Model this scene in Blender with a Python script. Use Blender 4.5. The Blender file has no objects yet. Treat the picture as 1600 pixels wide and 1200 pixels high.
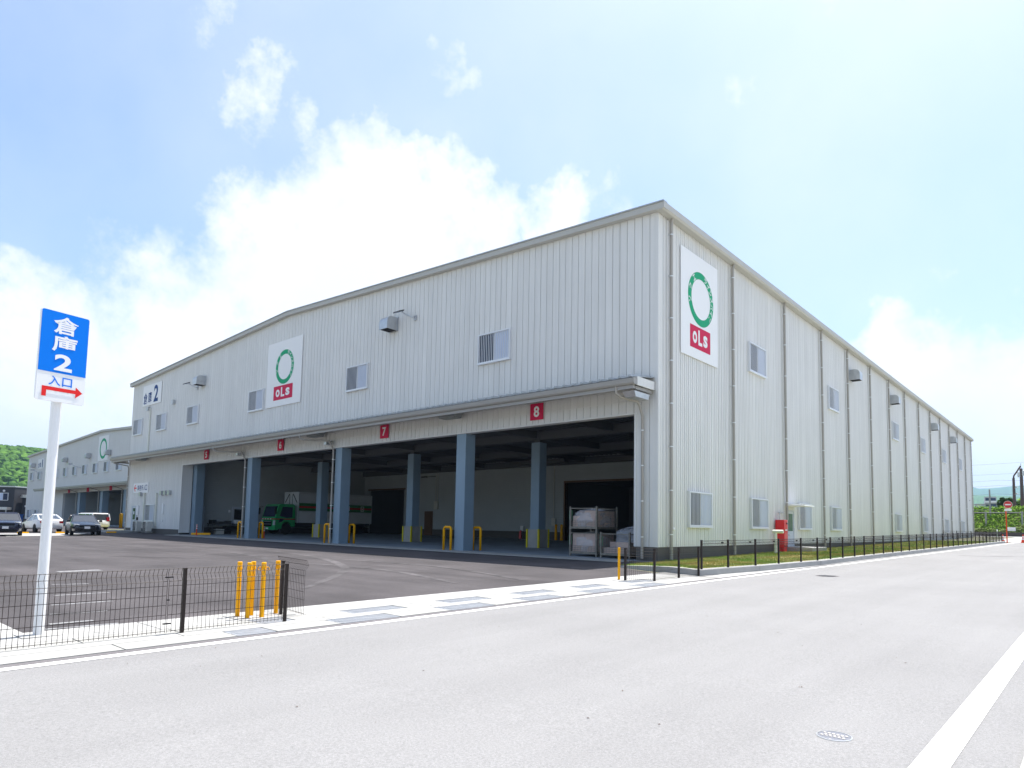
import bpy, bmesh, math, random
from mathutils import Vector, Matrix, noise
R = math.radians
rnd = random.Random(7)
scene = bpy.context.scene
COL = scene.collection

# ------------------------------------------------------------------ camera
cam_d = bpy.data.cameras.new('camera')
cam = bpy.data.objects.new('camera', cam_d)
COL.objects.link(cam)
right = Vector((0.7628967, 0.64630704, 0.01660829))
up = Vector((0.04000242, -0.07282695, 0.99654204))
fwd = Vector((-0.64528167, 0.75959426, 0.08141329))
m = Matrix.Identity(4)
for i in range(3):
    m[i][0], m[i][1], m[i][2] = right[i], up[i], -fwd[i]
m[0][3], m[1][3], m[2][3] = 12.072, -20.995, 1.2032
cam.matrix_world = m
cam_d.sensor_fit = 'HORIZONTAL'
cam_d.sensor_width = 36.0
cam_d.lens = 1033.473 / 1600 * 36.0
cam_d.shift_x = -38.066 / 1600
cam_d.shift_y = 138.62 / 1600
cam_d.clip_start = 0.05
cam_d.clip_end = 30000
scene.camera = cam

# ------------------------------------------------------------------ sky + sun
SUN = Vector((0.0, 0.352, 1.0)).normalized()
SUN_EL = math.asin(SUN.z)
SUN_ROT = math.atan2(SUN.x, SUN.y)
world = bpy.data.worlds.new('World')
scene.world = world
world.use_nodes = True
WN = world.node_tree.nodes
WL = world.node_tree.links
WN.clear()


def wnode(t, **kw):
    n = WN.new(t)
    for k, v in kw.items():
        setattr(n, k, v)
    return n


def wmath(op, a, b=None, clamp=False):
    n = wnode('ShaderNodeMath', operation=op, use_clamp=clamp)
    for i, v in enumerate((a, b)):
        if v is None:
            continue
        if isinstance(v, (int, float)):
            n.inputs[i].default_value = v
        else:
            WL.new(v, n.inputs[i])
    return n.outputs[0]


sky = wnode('ShaderNodeTexSky', sky_type='NISHITA', sun_disc=False)
sky.sun_elevation = SUN_EL
sky.sun_rotation = SUN_ROT
sky.air_density = 1.0
sky.dust_density = 2.2
sky.ozone_density = 1.0
tc = wnode('ShaderNodeTexCoord')
DIR = tc.outputs['Generated']
# billowing cloud fields laid out by compass direction and height above the horizon
CLOUDS = [(54.1, 22.4, 8.6, 1.0), (58.4, 26.3, 4.6, 0.8), (48.5, 25.2, 5.4, 0.85), (54.6, 29.4, 3.4, 0.7),
          (64.2, 32.2, 3.1, 0.62), (60.4, 30.2, 2.8, 0.6), (57.6, 28.8, 2.6, 0.6), (39.5, 24.6, 4.6, 0.75), (49.8, 37.3, 1.9, 0.5),
          (47.6, 35.3, 2.0, 0.52), (77.0, 11.0, 7.0, 0.85), (68.6, 13.2, 8.0, .9), (60.2, 20.3, 9.1, 1),
          (75.4, 6.0, 9.9, 1), (79.8, 9.0, 7.8, 0.9), (66.9, 9.6, 9.6, 0.9), (7.4, 10.9, 6.1, 0.9),
          (4.5, 7.0, 7.8, 1), (11.1, 13.1, 3.9, 0.8), (5.4, 2.5, 6.4, 1), (9.1, 9.2, 5.9, 1),
          (9.4, 18.5, 2.2, 0.38), (15.0, 37.1, 2.2, 0.34), (22.4, 35.0, 1.3, 0.16), (71.1, 34.8, 3.0, 0.30),
          (58.1, 38.4, 3.0, 0.36), (75.0, 19.2, 3.5, 0.40), (34.5, 25.4, 2.8, 0.5), (20.8, 21.4, 2.4, 0.28),
          # scattered cumulus goes on low round the rest of the horizon
          (-20, 9, 9, .9), (-52, 10, 10, .9), (-95, 8, 9, .8), (-130, 10, 9, .8), (150, 8, 9, .8), (112, 9, 9, .9),
          (-85, 42, 7, .6), (-35, 46, 7, .6)]
warp = wnode('ShaderNodeTexNoise')
warp.inputs['Scale'].default_value = 7.0
warp.inputs['Detail'].default_value = 6.0
warp.inputs['Roughness'].default_value = 0.6
WL.new(DIR, warp.inputs['Vector'])
wsub = wnode('ShaderNodeVectorMath', operation='SUBTRACT')
WL.new(warp.outputs['Color'], wsub.inputs[0])
wsub.inputs[1].default_value = (0.5, 0.5, 0.5)
wsc = wnode('ShaderNodeVectorMath', operation='SCALE')
WL.new(wsub.outputs[0], wsc.inputs[0])
wsc.inputs['Scale'].default_value = 0.20
wadd = wnode('ShaderNodeVectorMath', operation='ADD')
WL.new(DIR, wadd.inputs[0])
WL.new(wsc.outputs[0], wadd.inputs[1])
wnrm = wnode('ShaderNodeVectorMath', operation='NORMALIZE')
WL.new(wadd.outputs[0], wnrm.inputs[0])
WDIR = wnrm.outputs[0]
dens = None
for az, el, rad, w in CLOUDS:
    a, e = R(az), R(el)
    d = (-math.sin(a) * math.cos(e), math.cos(a) * math.cos(e), math.sin(e))
    dot = wnode('ShaderNodeVectorMath', operation='DOT_PRODUCT')
    WL.new(WDIR, dot.inputs[0])
    dot.inputs[1].default_value = d
    mr = wnode('ShaderNodeMapRange', interpolation_type='SMOOTHSTEP')
    WL.new(dot.outputs['Value'], mr.inputs['Value'])
    mr.inputs['From Min'].default_value = math.cos(R(rad * 1.28))
    mr.inputs['From Max'].default_value = 1.0
    mr.inputs['To Max'].default_value = w
    dens = mr.outputs[0] if dens is None else wmath('MAXIMUM', dens, mr.outputs[0])
fine = wnode('ShaderNodeTexNoise')
fine.inputs['Scale'].default_value = 8.0
fine.inputs['Detail'].default_value = 9.0
fine.inputs['Roughness'].default_value = 0.68
WL.new(DIR, fine.inputs['Vector'])
wisp = wnode('ShaderNodeTexNoise')
wisp.inputs['Scale'].default_value = 2.2
wisp.inputs['Detail'].default_value = 7.0
wisp.inputs['Roughness'].default_value = 0.55
WL.new(DIR, wisp.inputs['Vector'])
d1 = wmath('ADD', dens, wmath('MULTIPLY', wmath('SUBTRACT', fine.outputs['Fac'], 0.5), 1.9))
cmask = wnode('ShaderNodeMapRange', interpolation_type='SMOOTHSTEP')
WL.new(d1, cmask.inputs['Value'])
cmask.inputs['From Min'].default_value = 0.20
cmask.inputs['From Max'].default_value = 0.98
# thin veil
veil = wnode('ShaderNodeMapRange')
WL.new(wisp.outputs['Fac'], veil.inputs['Value'])
veil.inputs['From Min'].default_value = 0.38
veil.inputs['From Max'].default_value = 0.75
veil.inputs['To Max'].default_value = 0.28
cm = wmath('MAXIMUM', cmask.outputs[0], veil.outputs[0], True)
# shade inside clouds
shade = wnode('ShaderNodeTexNoise')
shade.inputs['Scale'].default_value = 5.0
shade.inputs['Detail'].default_value = 5.0
WL.new(WDIR, shade.inputs['Vector'])
cram = wnode('ShaderNodeValToRGB')
WL.new(shade.outputs['Fac'], cram.inputs[0])
cram.color_ramp.elements[0].position = 0.36
cram.color_ramp.elements[0].color = (0.88, 0.91, 0.95, 1)
cram.color_ramp.elements[1].position = 0.58
cram.color_ramp.elements[1].color = (1.0, 1.0, 1.0, 1)
CLOUD_K = 4.2
SKY_GAIN = 0.77
cgain = wnode('ShaderNodeVectorMath', operation='SCALE')
WL.new(cram.outputs[0], cgain.inputs[0])
cgain.inputs['Scale'].default_value = CLOUD_K
sgain = wnode('ShaderNodeVectorMath', operation='SCALE')
WL.new(sky.outputs[0], sgain.inputs[0])
sgain.inputs['Scale'].default_value = SKY_GAIN
stint = wnode('ShaderNodeVectorMath', operation='MULTIPLY')
WL.new(sgain.outputs[0], stint.inputs[0])
stint.inputs[1].default_value = (0.94, 0.985, 1.0)
cmix = wnode('ShaderNodeMix', data_type='RGBA')
WL.new(cm, cmix.inputs['Factor'])
WL.new(stint.outputs[0], cmix.inputs['A'])
WL.new(cgain.outputs[0], cmix.inputs['B'])
bg = wnode('ShaderNodeBackground')
bg.inputs['Strength'].default_value = 0.14
WL.new(cmix.outputs['Result'], bg.inputs['Color'])
wo = wnode('ShaderNodeOutputWorld')
WL.new(bg.outputs[0], wo.inputs['Surface'])

sun_d = bpy.data.lights.new('sun', 'SUN')
sun_d.energy = 4.2
sun_d.angle = R(0.53)
sun_d.color = (1.0, 0.965, 0.91)
sun_o = bpy.data.objects.new('sun', sun_d)
sun_o.rotation_euler = SUN.to_track_quat('Z', 'Y').to_euler()
sun_o.location = (0, -10, 60)
COL.objects.link(sun_o)

scene.view_settings.view_transform = 'Standard'
scene.view_settings.look = 'None'
scene.view_settings.exposure = 1.10
scene.view_settings.gamma = 1.0
scene.view_settings.use_curve_mapping = False
scene.render.engine = 'CYCLES'
scene.cycles.max_bounces = 8
scene.cycles.diffuse_bounces = 4
scene.cycles.caustics_reflective = False
scene.cycles.caustics_refractive = False

# ------------------------------------------------------------------ materials
MATS = {}


def mat(name, col, rough=0.6, metal=0.0, spec=0.5, var=0.0, vscale=3.0, bump=0.0, bscale=40.0,
        col2=None, detail=6.0, stretch=None, coat=0.0, emit=None, alpha=1.0, trans=0.0, thresh=None):
    if name in MATS:
        return MATS[name]
    mt = bpy.data.materials.new(name)
    mt.use_nodes = True
    nt = mt.node_tree
    b = nt.nodes['Principled BSDF']
    b.inputs['Base Color'].default_value = (*col, 1)
    b.inputs['Roughness'].default_value = rough
    b.inputs['Metallic'].default_value = metal
    b.inputs['Specular IOR Level'].default_value = spec
    b.inputs['Coat Weight'].default_value = coat
    b.inputs['Alpha'].default_value = alpha
    b.inputs['Transmission Weight'].default_value = trans
    if emit:
        b.inputs['Emission Color'].default_value = (*emit[:3], 1)
        b.inputs['Emission Strength'].default_value = emit[3]
    tcn = nt.nodes.new('ShaderNodeTexCoord')
    geo = nt.nodes.new('ShaderNodeNewGeometry')
    vec = geo.outputs['Position']
    if stretch:
        mp = nt.nodes.new('ShaderNodeMapping')
        mp.inputs['Scale'].default_value = stretch
        nt.links.new(vec, mp.inputs['Vector'])
        vec = mp.outputs[0]
    if var > 0 or col2:
        n = nt.nodes.new('ShaderNodeTexNoise')
        n.inputs['Scale'].default_value = vscale
        n.inputs['Detail'].default_value = detail
        n.inputs['Roughness'].default_value = 0.62
        nt.links.new(vec, n.inputs['Vector'])
        rp = nt.nodes.new('ShaderNodeValToRGB')
        lo, hi = thresh or (0.32, 0.68)
        rp.color_ramp.elements[0].position = lo
        rp.color_ramp.elements[1].position = hi
        c2 = col2 or tuple(min(1, c * (1 + var)) for c in col)
        c1 = col if col2 else tuple(c * (1 - var) for c in col)
        rp.color_ramp.elements[0].color = (*c1, 1)
        rp.color_ramp.elements[1].color = (*c2, 1)
        nt.links.new(n.outputs['Fac'], rp.inputs[0])
        nt.links.new(rp.outputs[0], b.inputs['Base Color'])
    if bump > 0:
        n2 = nt.nodes.new('ShaderNodeTexNoise')
        n2.inputs['Scale'].default_value = bscale
        n2.inputs['Detail'].default_value = 4.0
        nt.links.new(geo.outputs['Position'], n2.inputs['Vector'])
        bp = nt.nodes.new('ShaderNodeBump')
        bp.inputs['Strength'].default_value = bump
        bp.inputs['Distance'].default_value = 0.02
        nt.links.new(n2.outputs['Fac'], bp.inputs['Height'])
        nt.links.new(bp.outputs[0], b.inputs['Normal'])
    MATS[name] = mt
    return mt


def asphalt(name, base, agg, big, small_scale=220.0, streak=None, dark_spots=True):
    """road surface: broad tonal patches x wheel streaks x fine aggregate speckle"""
    mt = bpy.data.materials.new(name)
    mt.use_nodes = True
    nt = mt.node_tree
    b = nt.nodes['Principled BSDF']
    b.inputs['Roughness'].default_value = 0.9
    b.inputs['Specular IOR Level'].default_value = 0.25
    geo = nt.nodes.new('ShaderNodeNewGeometry')
    pos = geo.outputs['Position']

    def nz(scale, detail, vec, rough=0.6):
        n = nt.nodes.new('ShaderNodeTexNoise')
        n.inputs['Scale'].default_value = scale
        n.inputs['Detail'].default_value = detail
        n.inputs['Roughness'].default_value = rough
        nt.links.new(vec, n.inputs['Vector'])
        return n.outputs['Fac']

    def mrange(v, a, c, lo, hi):
        n = nt.nodes.new('ShaderNodeMapRange')
        nt.links.new(v, n.inputs['Value'])
        for k, x in zip(('From Min', 'From Max', 'To Min', 'To Max'), (a, c, lo, hi)):
            n.inputs[k].default_value = x
        return n.outputs[0]

    def mul(a, c):
        n = nt.nodes.new('ShaderNodeMath')
        n.operation = 'MULTIPLY'
        nt.links.new(a, n.inputs[0])
        nt.links.new(c, n.inputs[1])
        return n.outputs[0]
    f = mrange(nz(0.35, 5, pos), 0.3, 0.7, 1 - big, 1 + big)
    mp = nt.nodes.new('ShaderNodeMapping')
    mp.inputs['Scale'].default_value = streak or (1.4, 0.10, 1)
    nt.links.new(pos, mp.inputs['Vector'])
    f = mul(f, mrange(nz(1.0, 6, mp.outputs[0]), 0.3, 0.7, 1 - big, 1 + big))
    f = mul(f, mrange(nz(small_scale * 0.25, 3, pos), 0.3, 0.7, 1 - agg * 0.6, 1 + agg * 0.6))
    f = mul(f, mrange(nz(small_scale, 2, pos, 0.8), 0.3, 0.7, 1 - agg, 1 + agg))
    if dark_spots:
        v = nt.nodes.new('ShaderNodeTexVoronoi')
        v.inputs['Scale'].default_value = 5.5
        nt.links.new(pos, v.inputs['Vector'])
        f = mul(f, mrange(v.outputs['Distance'], 0.035, 0.07, 0.75, 1.0))
    mx = nt.nodes.new('ShaderNodeVectorMath')
    mx.operation = 'SCALE'
    mx.inputs[0].default_value = base
    nt.links.new(f, mx.inputs['Scale'])
    nt.links.new(mx.outputs[0], b.inputs['Base Color'])
    bp = nt.nodes.new('ShaderNodeBump')
    bp.inputs['Strength'].default_value = 0.5
    bp.inputs['Distance'].default_value = 0.006
    nt.links.new(nz(small_scale * 0.7, 2, pos), bp.inputs['Height'])
    nt.links.new(bp.outputs[0], b.inputs['Normal'])
    return mt


M_ROAD = asphalt('road_asphalt', (0.232, 0.228, 0.226), 0.26, 0.055)
M_YARD = asphalt('yard_asphalt', (0.071, 0.064, 0.066), 0.36, 0.24, streak=(0.12, 0.8, 1))
M_STRIP = asphalt('dark_asphalt_strip', (0.15, 0.14, 0.142), 0.32, 0.12)
M_JOINT = asphalt('asphalt_joint', (0.230, 0.225, 0.223), 0.34, 0.1)
M_TYREMARK = asphalt('tyre_dust', (0.088, 0.081, 0.083), 0.5, 0.35, streak=(1.5, 1.5, 1))
M_LITTER = mat('dry_leaf', (0.10, 0.05, 0.03), 0.9)
M_BOUNCE = mat('bounce_ground_pale', (0.48, 0.465, 0.435), 0.95, var=0.15, vscale=4, bump=0.4, bscale=60)  # pale tone for the added ground that reflects light at the wall
M_CONC = mat('pale_concrete', (0.37, 0.365, 0.35), 0.9, var=0.09, vscale=2.0, bump=0.25, bscale=120)
M_CONC2 = mat('slab_concrete', (0.34, 0.335, 0.315), 0.9, var=0.10, vscale=3.5, bump=0.25, bscale=120)
M_FLOOR = mat('warehouse_floor', (0.23, 0.265, 0.30), 0.75, var=0.24, vscale=0.7)
M_LINE = mat('road_paint', (0.80, 0.80, 0.79), 0.75, var=0.06, vscale=8, bump=0.2, bscale=150)
M_WORN = mat('worn_paint', (0.12, 0.115, 0.12), 0.8, col2=(0.34, 0.34, 0.34), vscale=7, thresh=(0.36, 0.66))
M_EARTH = mat('earth', (0.12, 0.13, 0.07), 0.95, col2=(0.20, 0.19, 0.12), vscale=0.15)
M_CLAD = mat('ivory_cladding', (0.745, 0.74, 0.72), 0.6, spec=0.2, var=0.025, vscale=0.5)
nt = M_CLAD.node_tree
oi = nt.nodes.new('ShaderNodeObjectInfo')
rmap = nt.nodes.new('ShaderNodeMapRange')
nt.links.new(oi.outputs['Random'], rmap.inputs['Value'])
rmap.inputs['To Min'].default_value = 0.965
rmap.inputs['To Max'].default_value = 1.02
ge = nt.nodes.new('ShaderNodeNewGeometry')
mpn = nt.nodes.new('ShaderNodeMapping')
mpn.inputs['Scale'].default_value = (5.0, 5.0, 0.16)
nt.links.new(ge.outputs['Position'], mpn.inputs['Vector'])
sn = nt.nodes.new('ShaderNodeTexNoise')
sn.inputs['Scale'].default_value = 1.0
sn.inputs['Detail'].default_value = 5.0
nt.links.new(mpn.outputs[0], sn.inputs['Vector'])
smap = nt.nodes.new('ShaderNodeMapRange')
nt.links.new(sn.outputs['Fac'], smap.inputs['Value'])
smap.inputs['From Min'].default_value = 0.35
smap.inputs['From Max'].default_value = 0.70
smap.inputs['To Min'].default_value = 1.01
smap.inputs['To Max'].default_value = 0.93
mm1 = nt.nodes.new('ShaderNodeMath')
mm1.operation = 'MULTIPLY'
nt.links.new(rmap.outputs[0], mm1.inputs[0])
nt.links.new(smap.outputs[0], mm1.inputs[1])
bs = nt.nodes['Principled BSDF']
src = bs.inputs['Base Color'].links[0].from_socket
vsc = nt.nodes.new('ShaderNodeVectorMath')
vsc.operation = 'SCALE'
nt.links.new(src, vsc.inputs[0])
nt.links.new(mm1.outputs[0], vsc.inputs['Scale'])
nt.links.new(vsc.outputs[0], bs.inputs['Base Color'])
M_CLAD_IN = mat('inner_siding', (0.43, 0.46, 0.47), 0.7, var=0.04, vscale=0.6)
M_SEAM = mat('shaded_joint', (0.42, 0.425, 0.42), 0.8, spec=0.1)  # panel joint tone; groove shade is painted into this colour
M_PLINTH = mat('grey_plinth', (0.105, 0.10, 0.092), 0.85, var=0.08, vscale=1.2, bump=0.1, bscale=60)
M_TRIM = mat('taupe_trim', (0.47, 0.46, 0.425), 0.5, var=0.03)
M_GUTTER = mat('canopy_taupe', (0.33, 0.315, 0.295), 0.45, var=0.03)
M_PIPE = mat('taupe_pipe', (0.37, 0.345, 0.31), 0.45)
M_STRAP = mat('steel_strap', (0.75, 0.76, 0.76), 0.35, metal=0.6)
M_COLUMN = mat('blue_grey_steel', (0.225, 0.315, 0.40), 0.55, var=0.04, vscale=0.8)
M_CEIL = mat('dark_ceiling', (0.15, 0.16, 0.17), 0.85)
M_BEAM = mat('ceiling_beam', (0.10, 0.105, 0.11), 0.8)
M_GALV = mat('galvanised_steel', (0.55, 0.56, 0.57), 0.35, metal=0.75, var=0.10, vscale=4)
M_ALU = mat('window_aluminium', (0.74, 0.75, 0.77), 0.4, metal=0.25)
M_GLASS = mat('dark_window_glass', (0.022, 0.032, 0.07), 0.08, spec=0.25)
M_FROST = mat('frosted_pane', (0.60, 0.67, 0.82), 0.35, spec=0.2)
M_WHITE = mat('white_board', (0.86, 0.86, 0.86), 0.55, spec=.15)
M_WHITE_PAINT = mat('white_enamel', (0.80, 0.80, 0.80), 0.3, coat=0.3)
M_RED = mat('sign_red', (0.62, 0.02, 0.08), 0.5, spec=.12)
M_GREEN = mat('sign_green', (0.015, 0.36, 0.17), 0.5, spec=.12)
M_NAVY = mat('sign_navy', (0.008, 0.05, 0.20), 0.5, spec=.12)
M_BLUE = mat('sign_blue', (0.0, 0.19, 0.78), 0.45, spec=.15)
M_ARROW = mat('arrow_red', (0.78, 0.03, 0.03), 0.5, spec=.12)
M_YELLOW = mat('bollard_yellow', (0.90, 0.42, 0.004), 0.45, spec=0.2, var=0.05)
M_GUARD = mat('guard_yellow', (0.68, 0.58, 0.02), 0.5, spec=.2)
M_FENCE = mat('fence_brown', (0.030, 0.022, 0.019), 0.5, spec=.2)
M_LAMPBOX = mat('lamp_box_grey', (0.22, 0.24, 0.25), 0.4)
M_BLACK = mat('black_plastic', (0.012, 0.012, 0.013), 0.5, spec=.2)
M_RUBBER = mat('tyre_rubber', (0.014, 0.014, 0.014), 0.85)
M_REDBOX = mat('hydrant_red', (0.72, 0.012, 0.018), 0.35, coat=0.3)
M_PVC = mat('ivory_pvc', (0.72, 0.72, 0.64), 0.45)
M_ACWHITE = mat('ac_casing', (0.58, 0.57, 0.52), 0.55)
M_DARKGREY = mat('dark_grey_metal', (0.06, 0.06, 0.065), 0.5)
M_BROWN = mat('brown_door', (0.13, 0.065, 0.03), 0.6)
M_DARKDOOR = mat('dark_interior', (0.010, 0.010, 0.012), 0.95)
M_DOOR = mat('grey_door', (0.50, 0.54, 0.60), 0.45)
M_TGREEN = mat('green_door_glass', (0.03, 0.13, 0.10), 0.12, spec=0.6)
M_CARTON = mat('cardboard', (0.52, 0.40, 0.35), 0.85, var=0.08, vscale=6)
M_RUST = mat('rack_steel', (0.22, 0.20, 0.17), 0.6, metal=0.3, var=0.3, vscale=9)
M_TAG = mat('mint_tag', (0.20, 0.55, 0.33), 0.6)
M_GRASS = mat('grass_blade', (0.19, 0.32, 0.04), 0.9, spec=0.1, col2=(0.42, 0.36, 0.12), vscale=0.55, thresh=(0.40, 0.58))
M_TURF = mat('turf', (0.13, 0.20, 0.035), 0.95, col2=(0.32, 0.27, 0.10), vscale=0.55, thresh=(0.42, 0.60))
M_LEAF = mat('kudzu_leaf', (0.13, 0.26, 0.018), 0.9, spec=0.1, col2=(0.26, 0.42, 0.05), vscale=1.2)
M_LEAF2 = mat('dark_leaf', (0.035, 0.09, 0.016), 0.9, spec=0.1, col2=(0.08, 0.16, 0.03), vscale=1.0)
M_FOREST = mat('forest_leaf', (0.020, 0.06, 0.012), 0.95, spec=0.1, col2=(0.10, 0.20, 0.03), vscale=0.16, thresh=(0.36, 0.64))
M_SCRUB = mat('scrub_leaf', (0.10, 0.16, 0.045), 0.9, spec=0.1, col2=(0.22, 0.22, 0.10), vscale=0.8)
M_ORANGE = mat('cone_orange', (0.80, 0.07, 0.015), 0.5, spec=.2)
M_POLE = mat('utility_pole', (0.085, 0.06, 0.055), 0.7)
M_CONCPOLE = mat('concrete_post', (0.26, 0.26, 0.26), 0.8)
M_BARK = mat('bark', (0.07, 0.05, 0.035), 0.9)
M_OFFICE = mat('charcoal_siding', (0.030, 0.030, 0.036), 0.7)
M_ROOFSHEET = mat('roof_sheet', (0.42, 0.44, 0.45), 0.4, metal=0.4)


# ------------------------------------------------------------------ mesh helpers
class MB:
    def __init__(self):
        self.v, self.f, self.mi = [], [], []
        self.cur = 0

    def add(self, vs, fs):
        n = len(self.v)
        self.v += [tuple(p) for p in vs]
        self.f += [tuple(i + n for i in f) for f in fs]
        self.mi += [self.cur] * len(fs)
        return self

    def box(self, x0, x1, y0, y1, z0, z1):
        return self.add([(x0, y0, z0), (x1, y0, z0), (x1, y1, z0), (x0, y1, z0),
                         (x0, y0, z1), (x1, y0, z1), (x1, y1, z1), (x0, y1, z1)],
                        [(0, 3, 2, 1), (4, 5, 6, 7), (0, 1, 5, 4), (1, 2, 6, 5), (2, 3, 7, 6), (3, 0, 4, 7)])

    def hexa(self, b, t):
        """eight corner solid: four bottom points, four top points (same winding)"""
        return self.add(list(b) + list(t),
                        [(0, 3, 2, 1), (4, 5, 6, 7), (0, 1, 5, 4), (1, 2, 6, 5), (2, 3, 7, 6), (3, 0, 4, 7)])

    def prism(self, pts, axis, a0, a1):
        """extrude polygon pts (2D) along axis from a0 to a1"""
        n = len(pts)

        def mk(p, a):
            if axis == 0:
                return (a, p[0], p[1])
            if axis == 1:
                return (p[0], a, p[1])
            return (p[0], p[1], a)
        vs = [mk(p, a0) for p in pts] + [mk(p, a1) for p in pts]
        fs = [tuple(range(n))[::-1], tuple(range(n, 2 * n))]
        fs += [(i, (i + 1) % n, n + (i + 1) % n, n + i) for i in range(n)]
        return self.add(vs, fs)

    def tube(self, pts, r, seg=8, cap=True, r1=None):
        pts = [Vector(p) for p in pts]
        rings = []
        n = len(pts)
        prev = None
        for i, p in enumerate(pts):
            if i == 0:
                t = (pts[1] - p).normalized()
            elif i == n - 1:
                t = (p - pts[i - 1]).normalized()
            else:
                t = ((p - pts[i - 1]).normalized() + (pts[i + 1] - p).normalized())
                t = t.normalized() if t.length > 1e-6 else (p - pts[i - 1]).normalized()
            if prev is None:
                a = Vector((0, 0, 1)) if abs(t.z) < 0.9 else Vector((1, 0, 0))
                u = t.cross(a).normalized()
            else:
                u = (prev - t * prev.dot(t)).normalized()
            prev = u
            w = t.cross(u)
            rr = r if r1 is None else r + (r1 - r) * i / (n - 1)
            k = 1.0
            if 0 < i < n - 1:
                c = (pts[i] - pts[i - 1]).normalized().dot((pts[i + 1] - pts[i]).normalized())
                k = 1 / max(0.5, math.sqrt((1 + c) / 2))
            rings.append([p + (u * math.cos(2 * math.pi * j / seg) + w * math.sin(2 * math.pi * j / seg)) * rr
                          for j in range(seg)])
        vs = [q for ring in rings for q in ring]
        fs = []
        for i in range(n - 1):
            for j in range(seg):
                a, b = i * seg + j, i * seg + (j + 1) % seg
                fs.append((a, b, b + seg, a + seg))
        if cap:
            fs.append(tuple(range(seg))[::-1])
            fs.append(tuple(range((n - 1) * seg, n * seg)))
        return self.add(vs, fs)

    def cyl(self, c, axis, r, h, seg=16, r1=None):
        e = [0, 0, 0]
        e[axis] = h
        return self.tube([c, (c[0] + e[0], c[1] + e[1], c[2] + e[2])], r, seg, True, r1)

    def lathe(self, prof, c=(0, 0, 0), seg=20):
        vs, fs = [], []
        n = len(prof)
        for (r, z) in prof:
            for j in range(seg):
                a = 2 * math.pi * j / seg
                vs.append((c[0] + r * math.cos(a), c[1] + r * math.sin(a), c[2] + z))
        for i in range(n - 1):
            for j in range(seg):
                a, b = i * seg + j, i * seg + (j + 1) % seg
                fs.append((a, b, b + seg, a + seg))
        fs.append(tuple(range(seg))[::-1])
        fs.append(tuple(range((n - 1) * seg, n * seg)))
        return self.add(vs, fs)

    def mesh(self, name, mats):
        me = bpy.data.meshes.new(name)
        me.from_pydata(self.v, [], self.f)
        if not isinstance(mats, (list, tuple)):
            mats = [mats]
        for mm in mats:
            me.materials.append(mm)
        if len(mats) > 1:
            me.polygons.foreach_set('material_index', self.mi)
        me.update()
        return me

    def build(self, name, mats, parent=None, loc=None, rotz=0.0, smooth=False, bevel=0.0, matrix=None, bseg=2):
        me = self.mesh(name, mats)
        if smooth:
            me.polygons.foreach_set('use_smooth', [True] * len(me.polygons))
            try:
                me.set_sharp_from_angle(angle=R(40))
            except Exception:
                pass
        return link(name, me, parent, loc, rotz, bevel, matrix, bseg)


def link(name, me, parent=None, loc=None, rotz=0.0, bevel=0.0, matrix=None, bseg=2):
    o = bpy.data.objects.new(name, me)
    COL.objects.link(o)
    o.parent = parent
    if loc:
        o.location = loc
    if rotz:
        o.rotation_euler = (0, 0, rotz)
    if matrix is not None:
        o.matrix_local = matrix
    if bevel:
        b = o.modifiers.new('bevel', 'BEVEL')
        b.width = bevel
        b.segments = bseg
        b.limit_method = 'ANGLE'
    return o


def thing(name, label, cat, loc=(0, 0, 0), rotz=0.0, group=None, matrix=None):
    o = bpy.data.objects.new(name, None)
    COL.objects.link(o)
    o.empty_display_size = 0.3
    o.location = loc
    o.rotation_euler = (0, 0, rotz)
    if matrix is not None:
        o.matrix_world = matrix
    return tag(o, label, cat, group)


def tag(o, label, cat, group=None):
    o['label'] = label
    o['category'] = cat
    if group:
        o['group'] = group
    return o


def struct(o, label=None):
    o['kind'] = 'structure'
    if label:
        o['label'] = label
    return o


def dup(root, loc=None, rotz=None, label=None, group=None):
    r = root.copy()
    COL.objects.link(r)
    if loc is not None:
        r.location = loc
    if rotz is not None:
        r.rotation_euler = (0, 0, rotz)
    if label:
        r['label'] = label
    if group:
        r['group'] = group
    for ch in list(root.children):
        c = ch.copy()
        COL.objects.link(c)
        c.parent = r
        for g in ch.children:
            d = g.copy()
            COL.objects.link(d)
            d.parent = c
    return r


def frame(o, rt, upv):
    rt = Vector(rt).normalized()
    upv = Vector(upv)
    upv = (upv - rt * upv.dot(rt)).normalized()
    n = rt.cross(upv)
    mm = Matrix.Identity(4)
    for i in range(3):
        mm[i][0], mm[i][1], mm[i][2], mm[i][3] = rt[i], upv[i], n[i], o[i]
    return mm


def text_mesh(body, cx, cy, w, h, z, bold=0.0, rot=0.0, depth=0.004):
    cu = bpy.data.curves.new('lettering', 'FONT')
    cu.body = body
    cu.size = 1.0
    cu.offset = bold
    cu.extrude = 0.0
    cu.resolution_u = 4
    o = bpy.data.objects.new('lettering', cu)
    COL.objects.link(o)
    dg = bpy.context.evaluated_depsgraph_get()
    dg.update()
    me = bpy.data.meshes.new_from_object(o.evaluated_get(dg))
    bpy.data.objects.remove(o)
    bpy.data.curves.remove(cu)
    if len(me.vertices) == 0:
        return me
    xs = [v.co.x for v in me.vertices]
    ys = [v.co.y for v in me.vertices]
    x0, x1, y0, y1 = min(xs), max(xs), min(ys), max(ys)
    c, s = math.cos(rot), math.sin(rot)
    for v in me.vertices:
        a = (v.co.x - (x0 + x1) / 2) / max(1e-6, x1 - x0) * w
        b = (v.co.y - (y0 + y1) / 2) / max(1e-6, y1 - y0) * h
        v.co = (cx + a * c - b * s, cy + a * s + b * c, z)
    me.materials.clear()
    return me


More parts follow.
